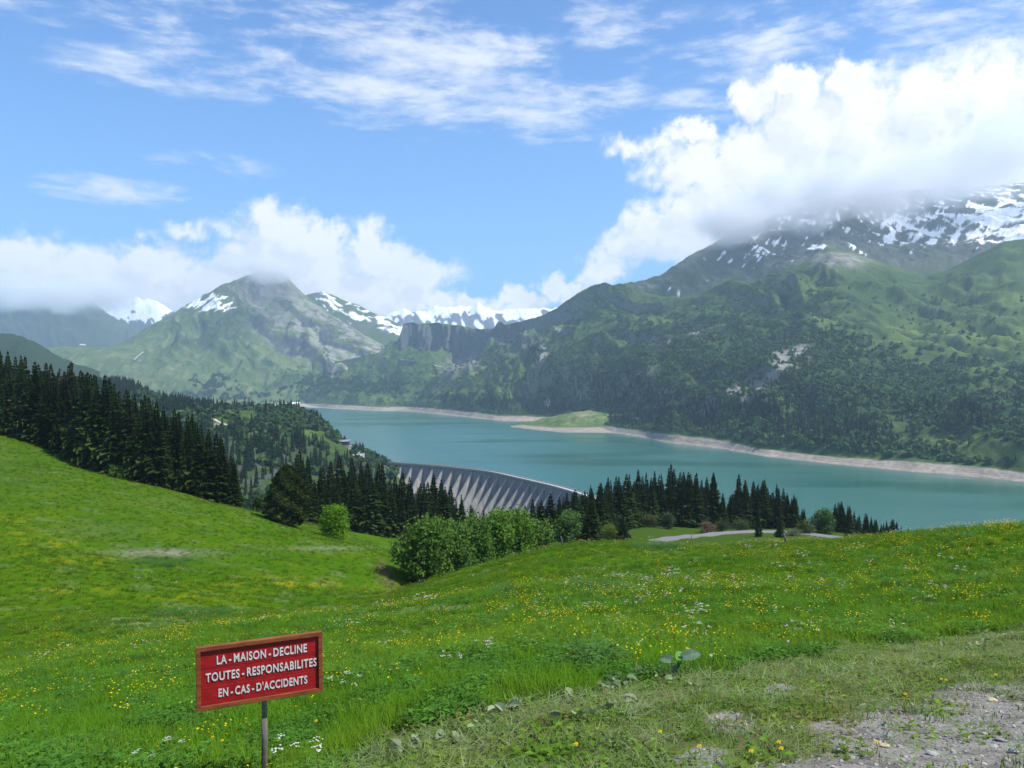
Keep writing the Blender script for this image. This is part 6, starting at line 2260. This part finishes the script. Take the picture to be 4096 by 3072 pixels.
HD, HP = head_mesh(.021, 3, m_dand), head_mesh(.024, 3, m_puff, True)
me_stem = bpy.data.meshes.new('stem')
_b = MB().tube([(0, 0, 0), (.01, 0, .5), (0, 0, 1)], [.0035, .003, .0025], 5)
me_stem.from_pydata([tuple(v) for v in _b.v], [], _b.f)
me_stem.materials.append(m_stem)
for (a, b, h, pf, lb) in [(316, 734, .18, 0, 'big yellow dandelion right of the sign post among green grass'), (222, 763, .16, 0, 'yellow dandelion below the left half of the sign'), (212.5, 751, .18, 0, 'yellow dandelion left below the sign, higher than its neighbour'),
                          (278, 751, .12, 0, 'yellow dandelion right beside the sign post at the cut edge'), (660, 742.8, .06, 0, 'yellow dandelion alone in the short grass left of the bare patch'), (699, 762.5, .06, 0, 'yellow dandelion at the lower edge of the bare patch'),
                          (778.7, 754.5, .06, 0, 'upper one of two yellow dandelions close together by the gravel'), (781, 763, .05, 0, 'lower one of two yellow dandelions close together by the gravel'), (751, 766, .05, 0, 'orange yellow dandelion on the bottom edge by the white stone'),
                          (941, 686, .07, 0, 'left one of two yellow dandelions at the grass edge above the gravel'), (946, 687, .07, 0, 'right one of two yellow dandelions at the grass edge above the gravel'), (995.6, 682, .08, 0, 'yellow dandelion near the right edge above the gravel'),
                          (905, 701, .05, 0, 'yellow dandelion in brownish grass at the gravel border'), (876, 752, .04, 0, 'yellow dandelion in the tuft left of the bottom stones'), (711, 669, .24, 1, 'white seed head right of the butterbur'),
                          (818.6, 637, .30, 1, 'large white seed head standing before the hay strip'), (788, 648, .20, 1, 'white seed head at the hay edge left of the large one'), (576, 755, .05, 0, 'yellow dandelion far left in the mown strip')]:
    p = ground_at(a, b + h * 60 if b < 760 else b)
    o = bpy.data.objects.new('dandelion', None)
    COL.objects.link(o)
    o.location = p
    h = h + .03
    tag(o, lb, 'flower', 'seed heads' if pf else 'single dandelions')
    s_ = link('stem', me_stem, None, o)
    s_.scale = (1, 1, h)
    hd = link('flower_head', HP if pf else HD, None, o)
    hd.location = (0, 0, h)
    hd.scale = (.72,) * 3


# ------------------------------------------------------------------ cloud that sits on the summits
def summit_cloud(name, px, py, Y, rx, ry, depth, dens, label, cat, seed, thr=0.35, k=1.0):
    c_ = P(px, py, Y)
    bm_v, bm_f = [], []
    nu, nv = 24, 14
    for j in range(nv + 1):
        for i in range(nu):
            th, ph = math.pi * j / nv, 2 * math.pi * i / nu
            bm_v.append((math.sin(th) * math.cos(ph), math.sin(th) * math.sin(ph), math.cos(th)))
    for j in range(nv):
        for i in range(nu):
            bm_f.append((j * nu + i, (j + 1) * nu + i, (j + 1) * nu + (i + 1) % nu, j * nu + (i + 1) % nu))
    me = mesh_np(name, bm_v, bm_f, smooth=True)
    m, N = mat_new(name + '_vapour')
    tc = N.n('ShaderNodeTexCoord').outputs['Object']
    r = N.v('LENGTH', tc, out=1)
    pos = N.n('ShaderNodeNewGeometry').outputs['Position']
    nz = N.noise(N.v('ADD', pos, (seed * 977.0, 0, 0)), 0.0042, 4, 0.6)
    d = N.m('ADD', N.m('SUBTRACT', 1.0, r), N.m('MULTIPLY', N.m('SUBTRACT', nz, 0.5), 2.1 * k))
    d = N.m('MULTIPLY', N.rng(d, thr - .10, thr + .55), N.rng(r, 0.75, 1.0, 1.0, 0.0))
    d = N.m('MULTIPLY', d, dens)
    v = N.n('ShaderNodeVolumePrincipled', {'Color': (0.97, 0.98, 1.0, 1), 'Density': d, 'Anisotropy': 0.0})
    out = N.t.nodes.new('ShaderNodeOutputMaterial')
    N.t.links.new(v.outputs[0], out.inputs['Volume'])
    o = link(name, me, m, loc=c_)
    o.scale = (rx / F * Y, depth, ry / F * Y)
    tag(o, label, cat, kind='stuff')
    return o


summit_cloud('summit_cloud', 870, 192, 3850, 185, 40, 600, 0.0085, 'grey cloud lying on the summit of the snowy mountain', 'cloud', 1)
summit_cloud('summit_cloud', 1010, 158, 4000, 130, 46, 700, 0.008, 'bright cloud over the right shoulder of the snowy mountain', 'cloud', 2)
summit_cloud('summit_cloud', 750, 226, 3900, 92, 30, 450, 0.009, 'cloud sliding down the left ridge of the snowy mountain', 'cloud', 3, .30)
summit_cloud('summit_cloud', 264, 268, 5100, 60, 17, 420, 0.0075, 'cloud capping the flat peak left of the lake', 'cloud', 4, .22)
summit_cloud('summit_cloud', 50, 294, 6500, 130, 24, 700, 0.006, 'cloud hiding the tops of the blue range at far left', 'cloud', 5, .25)


# ------------------------------------------------------------------ air
def make_haze(density=1.0e-4):
    lo, hi = Vector((1e9,) * 3), Vector((-1e9,) * 3)
    for o in SC.objects:
        if o.type == 'MESH' and o.get('kind') == 'structure':
            for cn in o.bound_box:
                p = o.matrix_world @ Vector(cn)
                for i in range(3):
                    lo[i] = min(lo[i], p[i])
                    hi[i] = max(hi[i], p[i])
    hi.z = max(hi.z, 40)
    lo -= Vector((60, 60, 1.0))
    hi += Vector((60, 60, 10))
    b = MB().box((lo + hi) / 2, hi - lo)
    m, N = mat_new('haze_air')
    v = N.n('ShaderNodeVolumePrincipled', {'Color': (0.62, 0.82, 1.0, 1), 'Density': density, 'Anisotropy': 0.25})
    N.t.nodes.new('ShaderNodeOutputMaterial')
    out = [n for n in N.t.nodes if n.type == 'OUTPUT_MATERIAL'][0]
    N.t.links.new(v.outputs[0], out.inputs['Volume'])
    o = b.build('haze', m)
    tag(o, kind='stuff', label='thin bluish haze over the valley and the mountains')
    return lo, hi


make_haze(7.5e-5)
